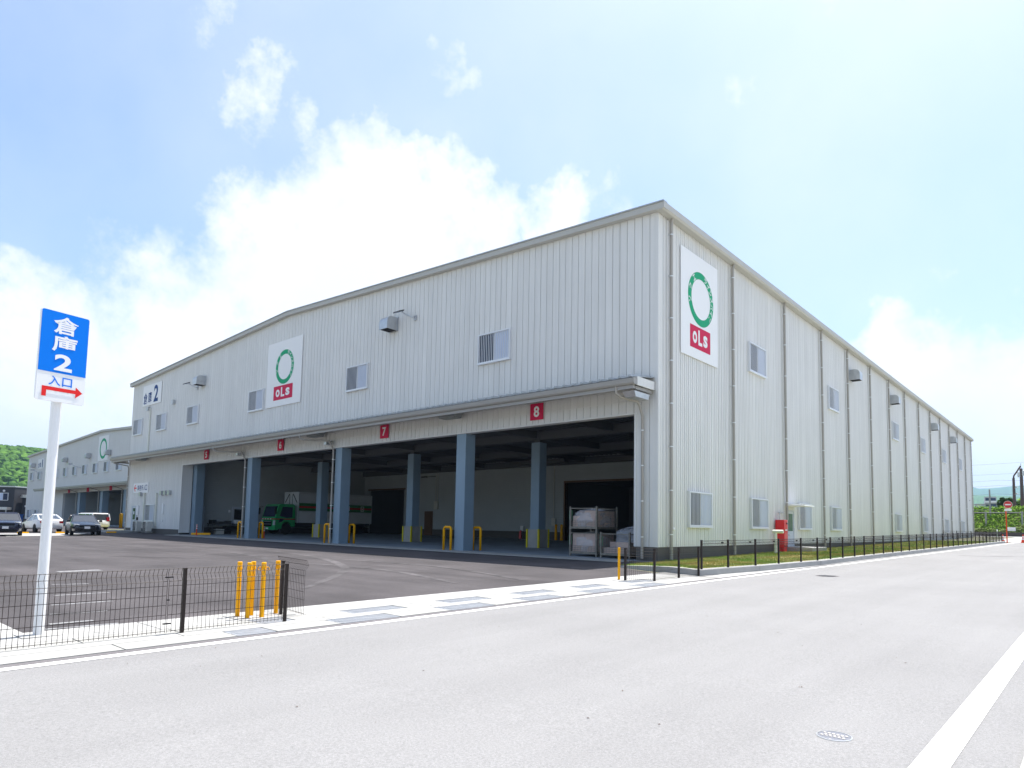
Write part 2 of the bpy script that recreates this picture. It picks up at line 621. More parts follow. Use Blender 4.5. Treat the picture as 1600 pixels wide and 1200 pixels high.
def text(body, parent, m_, cx, cy, w, h, z, bold=0.0, rot=0.0, name='lettering'):
    me = text_mesh(body, cx, cy, w, h, z, bold, rot)
    me.materials.append(m_)
    me.name = name
    return link(name, me, parent)


# terrain plane: everything near stands on this gently tilted plane
GX, GY = -0.0031, 0.0107


def gz(x, y):
    return GX * max(-170, min(60, x)) + GY * max(-60, min(100, y))


def xr(y):
    """inner edge of the white road edge line"""
    return 4.28 + 0.034 * (y + 14)


# ------------------------------------------------------------------ ground, yard, road
def poly(name, pts, dz, m_, sub=0):
    b = MB()
    b.add([(x, y, gz(x, y) + dz) for x, y in pts], [tuple(range(len(pts)))])
    return struct(b.build(name, m_))


def strip(name, o0, o1, ys, dz, m_):
    b = MB()
    vs, fs = [], []
    for y in ys:
        vs += [(xr(y) + o0, y, gz(xr(y) + o0, y) + dz), (xr(y) + o1, y, gz(xr(y) + o1, y) + dz)]
    for i in range(len(ys) - 1):
        fs.append((2 * i, 2 * i + 1, 2 * i + 3, 2 * i + 2))
    b.add(vs, fs)
    return struct(b.build(name, m_))


gxs = [-6000, -1200, -400, -170, -60, 60, 150, 500, 3000]
gys = [-1500, -200, -60, 0, 100, 250, 800, 2500, 7000]
b = MB()
b.add([(x, y, gz(x, y) - 0.03) for y in gys for x in gxs],
      [(j * len(gxs) + i, j * len(gxs) + i + 1, (j + 1) * len(gxs) + i + 1, (j + 1) * len(gxs) + i)
       for j in range(len(gys) - 1) for i in range(len(gxs) - 1)])
struct(b.build('ground', M_EARTH))

YS = [-60, -40, -25, -18.75, -10, 0, 20, 40, 60, 84]
yard_edge = -2.2
poly('yard', [(-165, -18.75), (xr(-18.75) + yard_edge, -18.75), (xr(-4.3) + yard_edge, -4.3), (0.2, -3.0),
              (-165, -3.0)], 0.0, M_YARD)
poly('yard', [(-165, -3.0), (0.2, -3.0), (0.2, 0.6), (-52, 0.6), (-52, 45), (-165, 45)], 0.0, M_YARD)
poly('footpath', [(4.0, 50.5), (xr(50.5) - .2, 50.5), (xr(84) - .2, 84), (4.0, 84)], 0.0, M_CONC)
poly('footpath', [(-60, -60), (xr(-60) + yard_edge, -60), (xr(-18.75) + yard_edge, -18.75), (-60, -18.75)], 0.0, M_CONC)
strip('road', 0.0, 7.44, YS, 0.0, M_ROAD)
poly('road', [(xr(84) - 14, 84), (xr(84) + 14, 84), (xr(84) + 14, 90), (xr(84) - 14, 90)], 0.0, M_CONC)
strip('asphalt_strip', -0.19, 0.0, YS, 0.0, M_STRIP)
strip('road_marking', 0.0, 0.15, YS, 0.005, M_LINE)
# right-hand line runs closer to parallel with the camera's kerb
b = MB()
pl = [(-60, 10.45), (-16.3, 11.14), (-10, 11.22), (40, 12.4), (84, 13.4)]
vs = []
for y, x in pl:
    vs += [(x, y, gz(x, y) + 0.005), (x + 0.19, y, gz(x, y) + 0.005)]
b.add(vs, [(2 * i, 2 * i + 1, 2 * i + 3, 2 * i + 2) for i in range(len(pl) - 1)])
struct(b.build('road_marking', M_LINE))
b = MB()
pl2 = [(-60, 11.62), (-10, 11.66), (40, 13.2), (84, 14.4)]
vs = []
for y, x in pl2:
    for dx, dz in ((0, -0.01), (0.0, 0.02), (2.2, 0.02), (2.2, -0.01)):
        vs.append((x + dx, y, gz(x, y) + dz))
fs = []
for i in range(len(pl2) - 1):
    for k in range(3):
        fs.append((4 * i + k, 4 * i + k + 1, 4 * i + 4 + k + 1, 4 * i + 4 + k))
b.add(vs, fs)
struct(b.build('footpath', M_CONC))
poly('bounce_ground', [(13.9, -60), (60, -60), (60, 84), (16.9, 84), (13.9, -10)], -0.005, M_BOUNCE)  # unseen pale ground, added to bounce light onto the road side wall
# faint darker repair band across the road
b = MB()
b.add([(x, y, gz(x, y) + 0.004) for x, y in [(6.9, 16.4), (9.3, 17.8), (12.1, 18.6), (12.1, 18.95), (9.3, 18.2), (6.9, 16.75)]],
      [tuple(range(6))])
struct(b.build('road_patch', M_STRIP))

# drainage strip along the yard edge: bed + slabs + steel gratings
strip('drain_bed', -2.2, -0.19, YS[:6], -0.012, M_PLINTH)
ch = thing('drain_channel', 'concrete drain channel with slabs and steel gratings between yard and road', 'drain channel',
           (0, 0, 0))
ch['kind'] = 'structure'
del ch['category']


def slab(o0, o1, y0, y1, name='cover_slab', m_=None, gap=0.008, top=0.004):
    bb = MB()
    bt, tp = [], []
    for x, y in ((o0 + gap, y0 + gap), (o1 - gap, y0 + gap), (o1 - gap, y1 - gap), (o0 + gap, y1 - gap)):
        X = xr(y) + x
        bt.append((X, y, gz(X, y) - 0.03))
        tp.append((X, y, gz(X, y) + top))
    bb.hexa(bt, tp)
    return bb.build(name, m_ or M_CONC2, ch)


def grating(o0, o1, y0, y1):
    bb = MB()
    n = 22
    for i in range(n):
        ya = y0 + 0.03 + (y1 - y0 - 0.06) * (i + 0.2) / n
        yb = ya + (y1 - y0) / n * 0.5
        X = xr(ya)
        z = gz(X, ya)
        bb.box(X + o0 + 0.03, X + o1 - 0.03, ya, yb, z - 0.02, z + 0.002)
    for xx in (o0 + 0.012, (o0 + o1) / 2 - 0.01, o1 - 0.03):
        X = xr((y0 + y1) / 2)
        z = gz(X, (y0 + y1) / 2)
        bb.box(X + xx, X + xx + 0.02, y0 + 0.012, y1 - 0.012, z - 0.02, z + 0.004)
    for yy in (y0 + 0.012, y1 - 0.03):
        X = xr(yy)
        z = gz(X, yy)
        bb.box(X + o0 + 0.034, X + o1 - 0.032, yy, yy + 0.018, z - 0.02, z + 0.003)
    return bb.build('steel_grating', M_GRATE, ch)


M_GRATE = mat('grating_steel', (0.40, 0.415, 0.44), 0.5, metal=0.2, var=0.08, vscale=6)
for row, (o0, o1, spans) in enumerate([
        (-1.34, -0.92, [(-16.4, -15.9), (-14.95, -13.95), (-13.03, -12.03), (-11.15, -10.15), (-9.3, -8.3), (-7.4, -6.4)]),
        (-0.64, -0.20, [(-17.05, -16.55), (-15.62, -14.62), (-13.65, -12.65), (-11.8, -10.8), (-9.9, -8.9), (-8.0, -7.0)])]):
    y = -19.5
    for (a, c) in spans:
        k = max(1, round((a - y) / 1.0))
        for i in range(k):
            slab(o0, o1, y + (a - y) * i / k, y + (a - y) * (i + 1) / k)
        grating(o0, o1, a, c)
        y = c
    while y < -4.6:
        slab(o0, o1, y, min(y + 1.0, -4.4))
        y += 1.0
y = -19.5
while y < -4.5:
    slab(-2.2, -1.34, y, y + 2.0, 'kerb_slab', M_CONC)
    slab(-0.92, -0.64, y, y + 2.0, 'kerb_slab', M_CONC)
    y += 2.0
for y in range(-60, -20, 2):
    slab(-2.2, -0.64, y + 0.5, y + 2.5, 'kerb_slab', M_CONC)
    slab(-0.64, -0.2, y + 0.5, y + 2.5)
# gutter beyond the driveway, in 2 m lengths
y = -3.5
while y < 46:
    slab(-0.45 if y > 1 else -0.75, -0.19, y, y + 2.0, 'gutter_slab', M_CONC)
    y += 2.0
slab(-2.2, -0.19, -4.6, -3.5, 'gutter_slab', M_CONC)

# raised grass strip with concrete kerb
KZ = 0.17
kerb = thing('kerb', 'raised pale concrete kerb round the grass strip', 'kerb')
kerb['kind'] = 'structure'
del kerb['category']
kp = [(0.15, -2.75, 0.02), (1.2, -3.25, 0.10), (2.6, -3.85, KZ), (3.75, -4.3, KZ)]
front = [(3.75, -4.3), (4.2, -1.2), (4.62, 3.2)] + [(xr(y) - 0.31, y) for y in (8, 13, 18, 23, 28, 33, 38, 43, 47)]


def kerb_seg(p, q, hp, hq, w=0.2):
    p2, q2 = Vector(p), Vector(q)
    d = (q2 - p2).normalized()
    n = Vector((-d.y, d.x)) * w
    g = d * 0.006
    p2 = p2 + g
    q2 = q2 - g
    bb = MB()
    base = [p2, q2, q2 + n, p2 + n]
    hs = [hp, hq, hq, hp]
    bb.hexa([(v.x, v.y, gz(v.x, v.y) - 0.1) for v in base], [(v.x, v.y, gz(v.x, v.y) + h) for v, h in zip(base, hs)])
    return bb.build('kerb_stone', M_CONC, kerb, bevel=0.012)


for i in range(3):
    kerb_seg(kp[i][:2], kp[i + 1][:2], kp[i][2], kp[i + 1][2])
for i in range(len(front) - 1):
    kerb_seg(front[i], front[i + 1], KZ, KZ, 0.26)
def fr_x(y):
    pts = front
    for i in range(len(pts) - 1):
        if pts[i][1] <= y <= pts[i + 1][1]:
            t = (y - pts[i][1]) / (pts[i + 1][1] - pts[i][1])
            return pts[i][0] + t * (pts[i + 1][0] - pts[i][0])
    return pts[-1][0]


def bed_z(x, y):
    if y < -.1:
        t = max(0, min(1, (x - 0.15) / 2.2))
        return gz(x, y) + .03 + (KZ - .05) * t
    return gz(x, y) + .05 + (KZ - .07) * max(0, min(1, x / max(.5, fr_x(y) - .26)))


b = MB()
vs, fs = [], []
rows = [(0.0, 3.55, -2.5, -4.12), (0.0, 3.75, -1.9, -3.4), (0.0, 3.85, -1.0, -2.4), (0.0, fr_x(-1.2) - .262, -.5, -1.2)] + \
       [(0.0, fr_x(y) - .262, y, y) for y in (0.2, 3.2, 8, 13, 18, 23, 28, 33, 38, 43, 47)]
for xa, xb, ya, yb in rows:
    for q in range(6):
        x, y = xa + (xb - xa) * q / 5, ya + (yb - ya) * q / 5
        vs.append((x, y, bed_z(x, y)))
for i in range(len(rows) - 1):
    for q in range(5):
        a = i * 6 + q
        fs.append((a, a + 1, a + 7, a + 6))
b.add(vs, fs)
struct(b.build('grass_bed', M_TURF))


def grass_blades(n, ya, yb, hmin, hmax, w):
    vs, fs = [], []
    for _ in range(n):
        y = ya + (yb - ya) * rnd.random() ** 1.4
        xmin = 0.05 if y > -0.1 else 0.05
        xmax = fr_x(y) - 0.27 if y > -4.2 else 3.5
        x = xmin + (xmax - xmin) * rnd.random()
        if y < -0.1:
            # keep behind the slanting kerb
            t = max(0, min(1, (x - 0.15) / 3.5))
            if y < -2.45 - 1.35 * t:
                continue
        z = bed_z(x, y) - .008
        h = hmin + (hmax - hmin) * rnd.random()
        a = rnd.random() * 6.283
        dx, dy = math.cos(a) * w, math.sin(a) * w
        lx, ly = (rnd.random() - .5) * h, (rnd.random() - .5) * h
        k = len(vs)
        vs += [(x - dx, y - dy, z), (x + dx, y + dy, z), (x + lx, y + ly, z + h)]
        fs.append((k, k + 1, k + 2))
    return vs, fs


b = MB()
b.add(*grass_blades(26000, -4.0, 8, 0.03, 0.075, 0.008))
b.add(*grass_blades(26000, 8, 46, 0.04, 0.09, 0.016))
o = b.build('grass', M_GRASS)
o['kind'] = 'stuff'
o['label'] = 'short patchy green and straw coloured grass beside the warehouse'

# worn parking lines seen through the near fence
for i, (x0, y0, x1, y1, w) in enumerate([(-8.4, -15.9, -8.4, -14.95, .45), (-4.6, -16.9, -4.4, -16.3, .12), (-2.4, -17.4, -2.3, -16.55, .12),
                                         (-0.9, -17.8, -0.85, -16.95, .11), (0.3, -18.1, 0.39, -17.4, .11),
                                         (1.31, -18.35, 1.33, -17.85, .10), (1.75, -18.5, 1.85, -17.7, .10)]):
    b = MB()
    b.add([(x0, y0, gz(x0, y0) + .004), (x0 + w, y0, gz(x0, y0) + .004), (x1 + w, y1, gz(x1, y1) + .004), (x1, y1, gz(x1, y1) + .004)], [(0, 1, 2, 3)])
    struct(b.build('parking_line', M_WORN))
# pale parking bay area by the far cars
b = MB()
b.add([(x, y, gz(x, y) + .004) for x, y in [(-41.6, -10.4), (-42.6, -6.3), (-48.5, -4.0), (-49.5, -9.4)]], [(0, 1, 2, 3)])
struct(b.build('parking_bay', M_CONC))
b = MB()
b.add([(x, y, gz(x, y) + .006) for x, y in [(-51.5, -1.9), (-52.2, 0.5), (-62, 3.2), (-64, 1.2)]], [(0, 1, 2, 3)])
struct(b.build('grass_patch', M_TURF))
for i, (x, y, lab) in enumerate([(-49.4, -7.9, 'yellow wheel stop beside the navy car'), (-49.4, -5.5, 'yellow wheel stop behind the white car with the sign pole in front'),
                                 (-49.6, -2.0, 'yellow wheel stop at the grass edge near the warehouse step')]):
    b = MB()
    b.prism([(-.09, 0), (.09, 0), (.06, .11), (-.06, .11)], 1, -.35, .35)
    tag(b.build('wheel_stop', M_YELLOW, None, (x, y, gz(x, y))), lab, 'wheel stop', 'yellow wheel stops in the parking bays')

# manhole covers
def manhole(x, y, r, label, small):
    t = thing('manhole_cover', label, 'manhole cover', (x, y, gz(x, y)))
    b = MB()
    b.lathe([(r * 1.12, -.02), (r * 1.12, .003), (r * 1.02, .004), (r * 1.02, -.004), (0.01, -.004)], seg=32)
    b.build('rim', M_GALV if small else M_STRIP, t)
    b = MB()
    b.lathe([(r, -.01), (r, .002), (0.01, .002)], seg=32)
    b.build('lid', M_PLATE if small else M_STRIP, t)
    b = MB()
    if small:
        for yy in (-.30, .02, .34):
            for k in range(-3, 4):
                xx = k * .27 + (0.13 if abs(yy) > .2 else 0)
                if (xx ** 2 + yy ** 2) < .62:
                    b.box((xx - .09) * r, (xx + .09) * r, (yy - .09) * r, (yy + .09) * r, .0018, .006)
        b.box(-.08 * r, .08 * r, -.93 * r, -.83 * r, .0018, .004)
        b.build('raised_stud', M_GALVP, t)
    else:
        for k in range(-4, 5):
            b.box(-r * .8 * math.cos(k * .2), r * .8 * math.cos(k * .2), (k * .2 - .05) * r, (k * .2 + .05) * r, .0018, .006)
        b.build('raised_stud', M_DARKGREY, t)


M_PLATE = mat('valve_lid', (0.17, 0.175, 0.20), 0.5, metal=0.2)
M_GALVP = mat('valve_stud', (0.50, 0.47, 0.44), 0.5, metal=0.1)
manhole(10.62, -16.06, 0.105, 'small steel valve cover set in the road at the front right', True)
manhole(6.22, -1.46, 0.27, 'dark round manhole cover in the road out from the grass strip', False)
t = thing('manhole_cover', 'pale round cover on the yard asphalt right of the sign pole', 'manhole cover', (2.5, -17.98, gz(2.5, -17.98)))
b = MB()
b.lathe([(.17, -.02), (.17, .006), (.01, .006)], seg=28)
b.build('lid', M_CONC, t)

# ------------------------------------------------------------------ warehouse with numbered loading bays
L, WD, EAVE, APEX = 52.72, 78.36, 13.0, 14.23
OX0, OX1, OZ = -41.35, -0.95, 5.48
PITCH = 0.3333


def zroof(x):
    return EAVE + (APEX - EAVE) * (1 - abs(x + L / 2) / (L / 2))


wh = thing('warehouse', 'big pale ribbed metal warehouse with open numbered loading bays under a canopy', 'warehouse')

# core walls behind the cladding
b = MB()
b.prism([(-L + .02, OZ + .1), (-.03, OZ + .1), (-.03, EAVE), (-L / 2, APEX), (-L + .02, EAVE)], 1, .03, .2)
b.box(-L + .02, OX0 - .03, .03, .2, .5, OZ + .1)
b.box(OX1 + .03, -.03, .03, .2, .5, OZ + .1)
b.box(-.2, -.03, .2, WD, .5, EAVE)
b.box(-L + .02, -L + .2, .2, WD, .5, EAVE)
b.prism([(-L + .02, .5), (-.03, .5), (-.03, EAVE), (-L / 2, APEX), (-L + .02, EAVE)], 1, WD - .2, WD)
b.build('wall', M_CLAD, wh)
b = MB()
b.box(-L + .05, OX0 - .03, .012, .2, -.3, .54)
b.build('plinth', M_PLINTH, wh)
b = MB()
b.box(OX1 + .035, -.012, .012, .2, -.3, .54)
b.box(-.2, -.012, .2, 12.55, -.3, .54)
b.box(-.2, -.012, 13.9, WD - .02, -.3, .54)
b.build('plinth', M_PLINTH, wh)

# cladding panels, one object each
def panel_mesh(name, prof, seams):
    vs, fs = [], []
    for x, d in prof:
        vs += [(x, -d, 0), (x, -d, 1)]
    for i in range(len(prof) - 1):
        fs.append((2 * i, 2 * i + 2, 2 * i + 3, 2 * i + 1))
    # back and edges so that the panel is a solid sheet
    n = len(vs)
    vs += [(prof[0][0], .028, 0), (prof[0][0], .028, 1), (prof[-1][0], .028, 0), (prof[-1][0], .028, 1)]
    fs += [(n, n + 1, n + 3, n + 2), (n, 0, 1, n + 1), (2 * len(prof) - 2, n + 2, n + 3, 2 * len(prof) - 1)]
    fs.append(tuple([n] + [n + 2] + [2 * i for i in range(len(prof) - 1, -1, -1)]))
    fs.append(tuple([2 * i + 1 for i in range(len(prof))] + [n + 3, n + 1]))
    me = bpy.data.meshes.new(name)
    me.from_pydata(vs, [], fs)
    me.materials.append(M_CLAD)
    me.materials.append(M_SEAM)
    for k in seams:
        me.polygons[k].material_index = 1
    me.update()
    return me


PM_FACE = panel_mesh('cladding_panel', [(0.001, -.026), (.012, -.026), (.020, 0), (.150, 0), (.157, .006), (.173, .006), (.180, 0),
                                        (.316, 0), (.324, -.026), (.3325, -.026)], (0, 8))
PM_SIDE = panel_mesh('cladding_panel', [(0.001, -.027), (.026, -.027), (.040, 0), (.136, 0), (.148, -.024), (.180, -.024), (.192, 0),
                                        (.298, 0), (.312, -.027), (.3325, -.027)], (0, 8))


def clad(me, loc, h, rotz=0.0):
    o = bpy.data.objects.new('cladding_panel', me)
    COL.objects.link(o)
    o.parent = wh
    o.location = loc
    o.rotation_euler = (0, 0, rotz)
    o.scale = (1, 1, h)
    return o


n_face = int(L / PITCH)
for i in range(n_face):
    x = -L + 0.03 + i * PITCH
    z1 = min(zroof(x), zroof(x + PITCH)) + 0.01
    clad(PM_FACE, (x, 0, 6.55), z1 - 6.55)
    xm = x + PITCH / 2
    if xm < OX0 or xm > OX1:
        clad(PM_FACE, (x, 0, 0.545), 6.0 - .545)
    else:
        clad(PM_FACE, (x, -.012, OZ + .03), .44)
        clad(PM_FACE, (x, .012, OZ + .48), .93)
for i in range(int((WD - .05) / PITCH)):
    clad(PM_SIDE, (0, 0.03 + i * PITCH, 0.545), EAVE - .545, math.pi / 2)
# corner and opening trims
b = MB()
b.box(-.10, .012, -.014, .03, .54, EAVE)
b.build('corner_trim', M_CLAD, wh)
b = MB()
b.box(-L - .012, -L + .07, -.014, .06, .54, EAVE)
b.box(-L - .02, -L + .02, .06, WD, .54, EAVE)
b.build('corner_trim', M_CLAD, wh)
b = MB()
b.box(-.03, .012, WD - .06, WD + .01, .54, EAVE)
b.build('corner_trim', M_CLAD, wh)
b = MB()
b.box(OX0, OX1, -.03, .32, OZ - .03, OZ + .03)
b.box(OX1, OX1 + .05, -.03, .40, 0.54, OZ + .03)
b.box(OX0 - .05, OX0, -.03, .75, 0.30, OZ + .03)
b.box(OX0, OX1, -.024, .0, OZ + .463, OZ + .478)
b.build('opening_trim', M_CLAD, wh)
# gable cap
b = MB()
for x0, x1 in ((-L - .3, -L / 2), (-L / 2, .38)):
    za, zb = zroof(max(x0, -L)) - (.02 if x0 < -L else 0), zroof(min(x1, 0))
    b.hexa([(x0, -.26, za - .03), (x1, -.26, zb - .03), (x1, -.02, zb - .03), (x0, -.02, za - .03)],
           [(x0, -.26, za + .20), (x1, -.26, zb + .20), (x1, -.02, zb + .20), (x0, -.02, za + .20)])
b.build('gable_fascia', M_TRIM, wh)
b = MB()
for x0, x1 in ((-L - .3, -L / 2), (-L / 2, .38)):
    za, zb = zroof(max(x0, -L)), zroof(min(x1, 0))
    b.hexa([(x0, -.30, za + .202), (x1, -.30, zb + .202), (x1, -.0, zb + .202), (x0, -.0, za + .202)],
           [(x0, -.30, za + .25), (x1, -.30, zb + .25), (x1, -.0, zb + .25), (x0, -.0, za + .25)])
b.build('gable_cap', M_ROOFSHEET, wh)
b = MB()
for x0, x1 in ((-L - .1, -L / 2), (-L / 2, .05)):
    za, zb = zroof(max(x0, -L)), zroof(min(x1, 0))
    b.hexa([(x0, .005, za + .02), (x1, .005, zb + .02), (x1, WD + .2, zb + .02), (x0, WD + .2, za + .02)],
           [(x0, .005, za + .14), (x1, .005, zb + .14), (x1, WD + .2, zb + .14), (x0, WD + .2, za + .14)])
b.build('roof', M_ROOFSHEET, wh)
# eave gutter along the road side, with snow-stop lugs
b = MB()
b.prism([(.015, 12.96), (.30, 12.94), (.37, 13.0), (.37, 13.22), (.34, 13.22), (.33, 13.06), (.06, 13.06), (.06, 13.16), (.015, 13.16)], 1, -.25, WD + .25)
b.build('eave_gutter', M_TRIM, wh)
b = MB()
for k in range(56):
    yy = .4 + k * 1.4
    b.box(.06, .32, yy, yy + .05, 13.17, 13.25)
b.build('gutter_bracket', M_STRAP, wh)['kind'] = 'stuff'


def downpipe(pts, r, straps, side):
    b = MB()
    b.tube(pts, r, 10)
    p = b.build('downpipe', M_PIPE, wh, smooth=True)
    b = MB()
    for (x, y, z) in straps:
        b.lathe([(r + .012, -.02), (r + .012, .02), (.01, .02)], (x, y, z), 10)
        if side:
            b.box(x - .14, x - .05, y - .09, y - .02, z - .02, z + .02)
        else:
            b.box(x - .02, x + .02, y + .05, y + .14, z - .02, z + .02)
    b.build('pipe_strap', M_STRAP, p)
    return p


for yp in (0.75, 6.29, 12.62, 18.6, 23.85, 29.38, 34.87, 40.3, 45.93, 51.24, 56.4, 61.82, 67.32, 72.9, 78.0):
    bot = gz(0, yp) + .08 if yp != 12.62 else 1.75
    downpipe([(.13, yp, bot), (.13, yp, 12.72), (.17, yp, 12.95)], .062, [(.13, yp, 1.0 + 1.62 * k) for k in range(8) if 1.0 + 1.62 * k > bot], True)
    b = MB()
    b.box(.008, .06, yp - .16, yp - .12, .6, 12.9)
    b.build('cladding_joint', M_CLAD, wh)

# ---- windows
def win_meshes(w, h, nbar):
    b = MB()
    t = .055
    b.box(-w / 2, w / 2, -h / 2, -h / 2 + t, -.03, .10)
    b.box(-w / 2, w / 2, h / 2 - t, h / 2, -.03, .10)
    b.box(-w / 2, -w / 2 + t, -h / 2 + t, h / 2 - t, -.03, .10)
    b.box(w / 2 - t, w / 2, -h / 2 + t, h / 2 - t, -.03, .10)
    b.box(-.03, .03, -h / 2 + t, h / 2 - t, -.02, .055)
    fr = b.mesh('window', M_ALU)
    b = MB()
    b.box(-w / 2 + t, -.03, -h / 2 + t, h / 2 - t, -.01, .022)
    p1 = b.mesh('pane', M_GLASS)
    b = MB()
    b.box(.03, w / 2 - t, -h / 2 + t, h / 2 - t, -.01, .036)
    p2 = b.mesh('pane', M_FROST)
    b = MB()
    for i in range(nbar):
        x = -w / 2 + t + (w - 2 * t) * (i + .5) / nbar
        b.box(x - .011, x + .011, -h / 2 + t, h / 2 - t, .064, .086)
    g = b.mesh('grille', M_ALU)
    b = MB()
    b.box(-w / 2 - .02, w / 2 + .02, -h / 2 - .05, -h / 2 - .003, -.03, .12)
    s = b.mesh('sill', M_ALU)
    return fr, (p1, p2), g, s


WM_A = win_meshes(1.98, 1.36, 17)


def window(o_, rt, wm):
    w_ = link('window', wm[0], wh, matrix=frame(o_, rt, (0, 0, 1)))
    for me in wm[1]:
        link('pane', me, w_)
    link('grille', wm[2], w_)
    link('sill', wm[3], w_)
    return w_


for x in (-8.33, -18.8, -30.17, -40.0, -46.0, -51.1):
    window((x, -.015, 9.24), (1, 0, 0), WM_A)
window((-47.25, -.015, 1.82), (1, 0, 0), WM_A)
for y in (9.15, 20.95, 37.1, 47.85, 58.85, 69.45):
    window((.015, y, 9.24), (0, 1, 0), WM_A)
for y in (3.22, 9.22, 15.5, 21.05, 37.4, 48.0, 59.3, 69.95):
    window((.015, y, 2.0), (0, 1, 0), WM_A)

# ---- vent hoods and floodlights
b = MB()
prof = [(-.45, .0), (-.45, .75)] + [(.35 * math.sin(a) * 1.0 + .0 + .40 * 0, 0) for a in ()]
HP = [(0, -.34), (.66, -.34), (.66, .05), (.62, .19), (.52, .29), (.36, .34), (0, .34)]
b = MB()
b.prism([(z, y) for z, y in HP], 0, -.33, .33)
# axis 0 prism gives (x, z_out, y_up): swap into (x right, y up, z out)
b.v = [(p[0], p[2], p[1]) for p in b.v]
b.f = [f[::-1] for f in b.f]
ME_HOOD = b.mesh('vent_hood', M_GALV)
b = MB()
b.box(-.29, .29, -.346, -.338, .05, .62)
ME_HOODIN = b.mesh('hood_mouth', M_DARKDOOR)
b = MB()
for s in (-.5, .5):
    pass
b.box(-.37, .37, -.38, .38, -.02, .02)
ME_HOODFL = b.mesh('hood_flange', M_GALV)
for o_, rt in [((-15.75, -.02, 11.62), (1, 0, 0)), ((-38.5, -.02, 11.62), (1, 0, 0)), ((.02, 24.9, 11.42), (0, 1, 0)),
               ((.02, 35.9, 11.55), (0, 1, 0)), ((.02, 52.3, 11.5), (0, 1, 0)), ((.02, 63.0, 11.42), (0, 1, 0))]:
    h_ = link('vent_hood', ME_HOOD, wh, matrix=frame(o_, rt, (0, 0, 1)))
    link('hood_mouth', ME_HOODIN, h_)
    link('hood_flange', ME_HOODFL, h_)


def floodlight(x, z):
    b = MB()
    b.tube([(0, -.005, 0), (0, -.16, 0), (-.22, -.24, .10), (-.50, -.34, .24), (-.62, -.40, .34)], .032, 6)
    b.box(-.09, .09, -.06, .0, -.12, .12)
    f_ = b.build('floodlight', M_GALV, wh, (x, -.01, z))
    b = MB()
    b.hexa([(-.96, -.72, .24), (-.50, -.72, .24), (-.50, -.38, .38), (-.96, -.38, .38)], [(-.96, -.70, .31), (-.50, -.70, .31), (-.50, -.36, .46), (-.96, -.36, .46)])
    b.build('lamp_head', M_DARKGREY, f_)
    b = MB()
    b.hexa([(-.91, -.69, .238), (-.55, -.69, .238), (-.55, -.42, .352), (-.91, -.42, .352)], [(-.91, -.688, .25), (-.55, -.688, .25), (-.55, -.418, .365), (-.91, -.418, .365)])
    b.build('lens', M_FROST, f_)


floodlight(-13.95, 11.66)
floodlight(-39.5, 11.25)
b = MB()
b.box(-.1, .0, -.28, .0, -.06, .06)
b.build('camera_housing', M_BLACK, wh, (.02 + .0, WD - 1.9, 5.34))

# ---- canopy over the bays
cx0, cx1 = -53.0, -.14
b = MB()
b.prism([(-1.44, 6.32), (-1.40, 6.26), (-1.22, 6.26), (-1.22, 6.50), (-1.25, 6.50), (-1.40, 6.50), (-1.46, 6.47)], 0, cx0, cx1)
b.build('canopy_gutter', M_GUTTER, wh)
b = MB()
b.box(cx0 + .1, cx1 - .08, -1.34, -1.24, 6.12, 6.255)
b.box(cx0 + .1, cx0 + .2, -1.19, .0, 6.12, 6.235)
b.box(cx1 - .2, cx1 - .08, -1.19, -.03, 6.12, 6.235)
b.build('canopy_beam', M_GUTTER, wh)
b = MB()
b.box(cx1 - .03, cx1 + .015, -1.215, -.03, 6.25, 6.56)
b.box(cx0, cx0 + .04, -1.215, -.03, 6.25, 6.56)
b.build('canopy_end', M_CLAD, wh)
b = MB()
b.box(cx0 + .21, cx1 - .21, -1.19, -.03, 6.42, 6.45)
b.build('canopy_soffit', M_BEAM, wh)
b = MB()
b.hexa([(cx0, -1.42, 6.51), (cx1, -1.42, 6.51), (cx1, -.01, 6.72), (cx0, -.01, 6.72)],
       [(cx0, -1.42, 6.53), (cx1, -1.42, 6.53), (cx1, -.01, 6.74), (cx0, -.01, 6.74)])
rib = .42
k = 0
x = cx0 + .1
while x < cx1 - .1:
    b.hexa([(x, -1.45, 6.532), (x + .15, -1.45, 6.532), (x + .15, -.012, 6.742), (x, -.012, 6.742)],
           [(x + .04, -1.45, 6.60), (x + .11, -1.45, 6.60), (x + .11, -.012, 6.81), (x + .04, -.012, 6.81)])
    x += rib
b.build('canopy_roof', M_ROOFSHEET, wh)
b = MB()
b.hexa([(-.62, -1.22, 6.045), (-.19, -1.22, 6.045), (-.19, -.35, 6.045), (-.62, -.35, 6.045)],
       [(-.66, -1.34, 6.24), (-.17, -1.34, 6.24), (-.17, -.3, 6.24), (-.66, -.3, 6.24)])
b.v = [(p[0], p[1], p[2] - .2) for p in b.v]
b.build('gutter_box', M_GALV, wh)
# canopy downpipes running back to the columns
for xg, xc in ((-.95, -.58), (-22.3, -20.72), (-33.2, -31.1)):
    downpipe([(xg, -1.33, 6.26), (xg, -1.33, 6.02), (xg + .12, -1.12, 5.90), (xc - .02, -.42, 5.82), (xc, -.32, 5.70), (xc, -.12, 5.3), (xc, -.12, .12)],
             .052, [(xc, -.12, .9 + 1.3 * k) for k in range(4)], False)
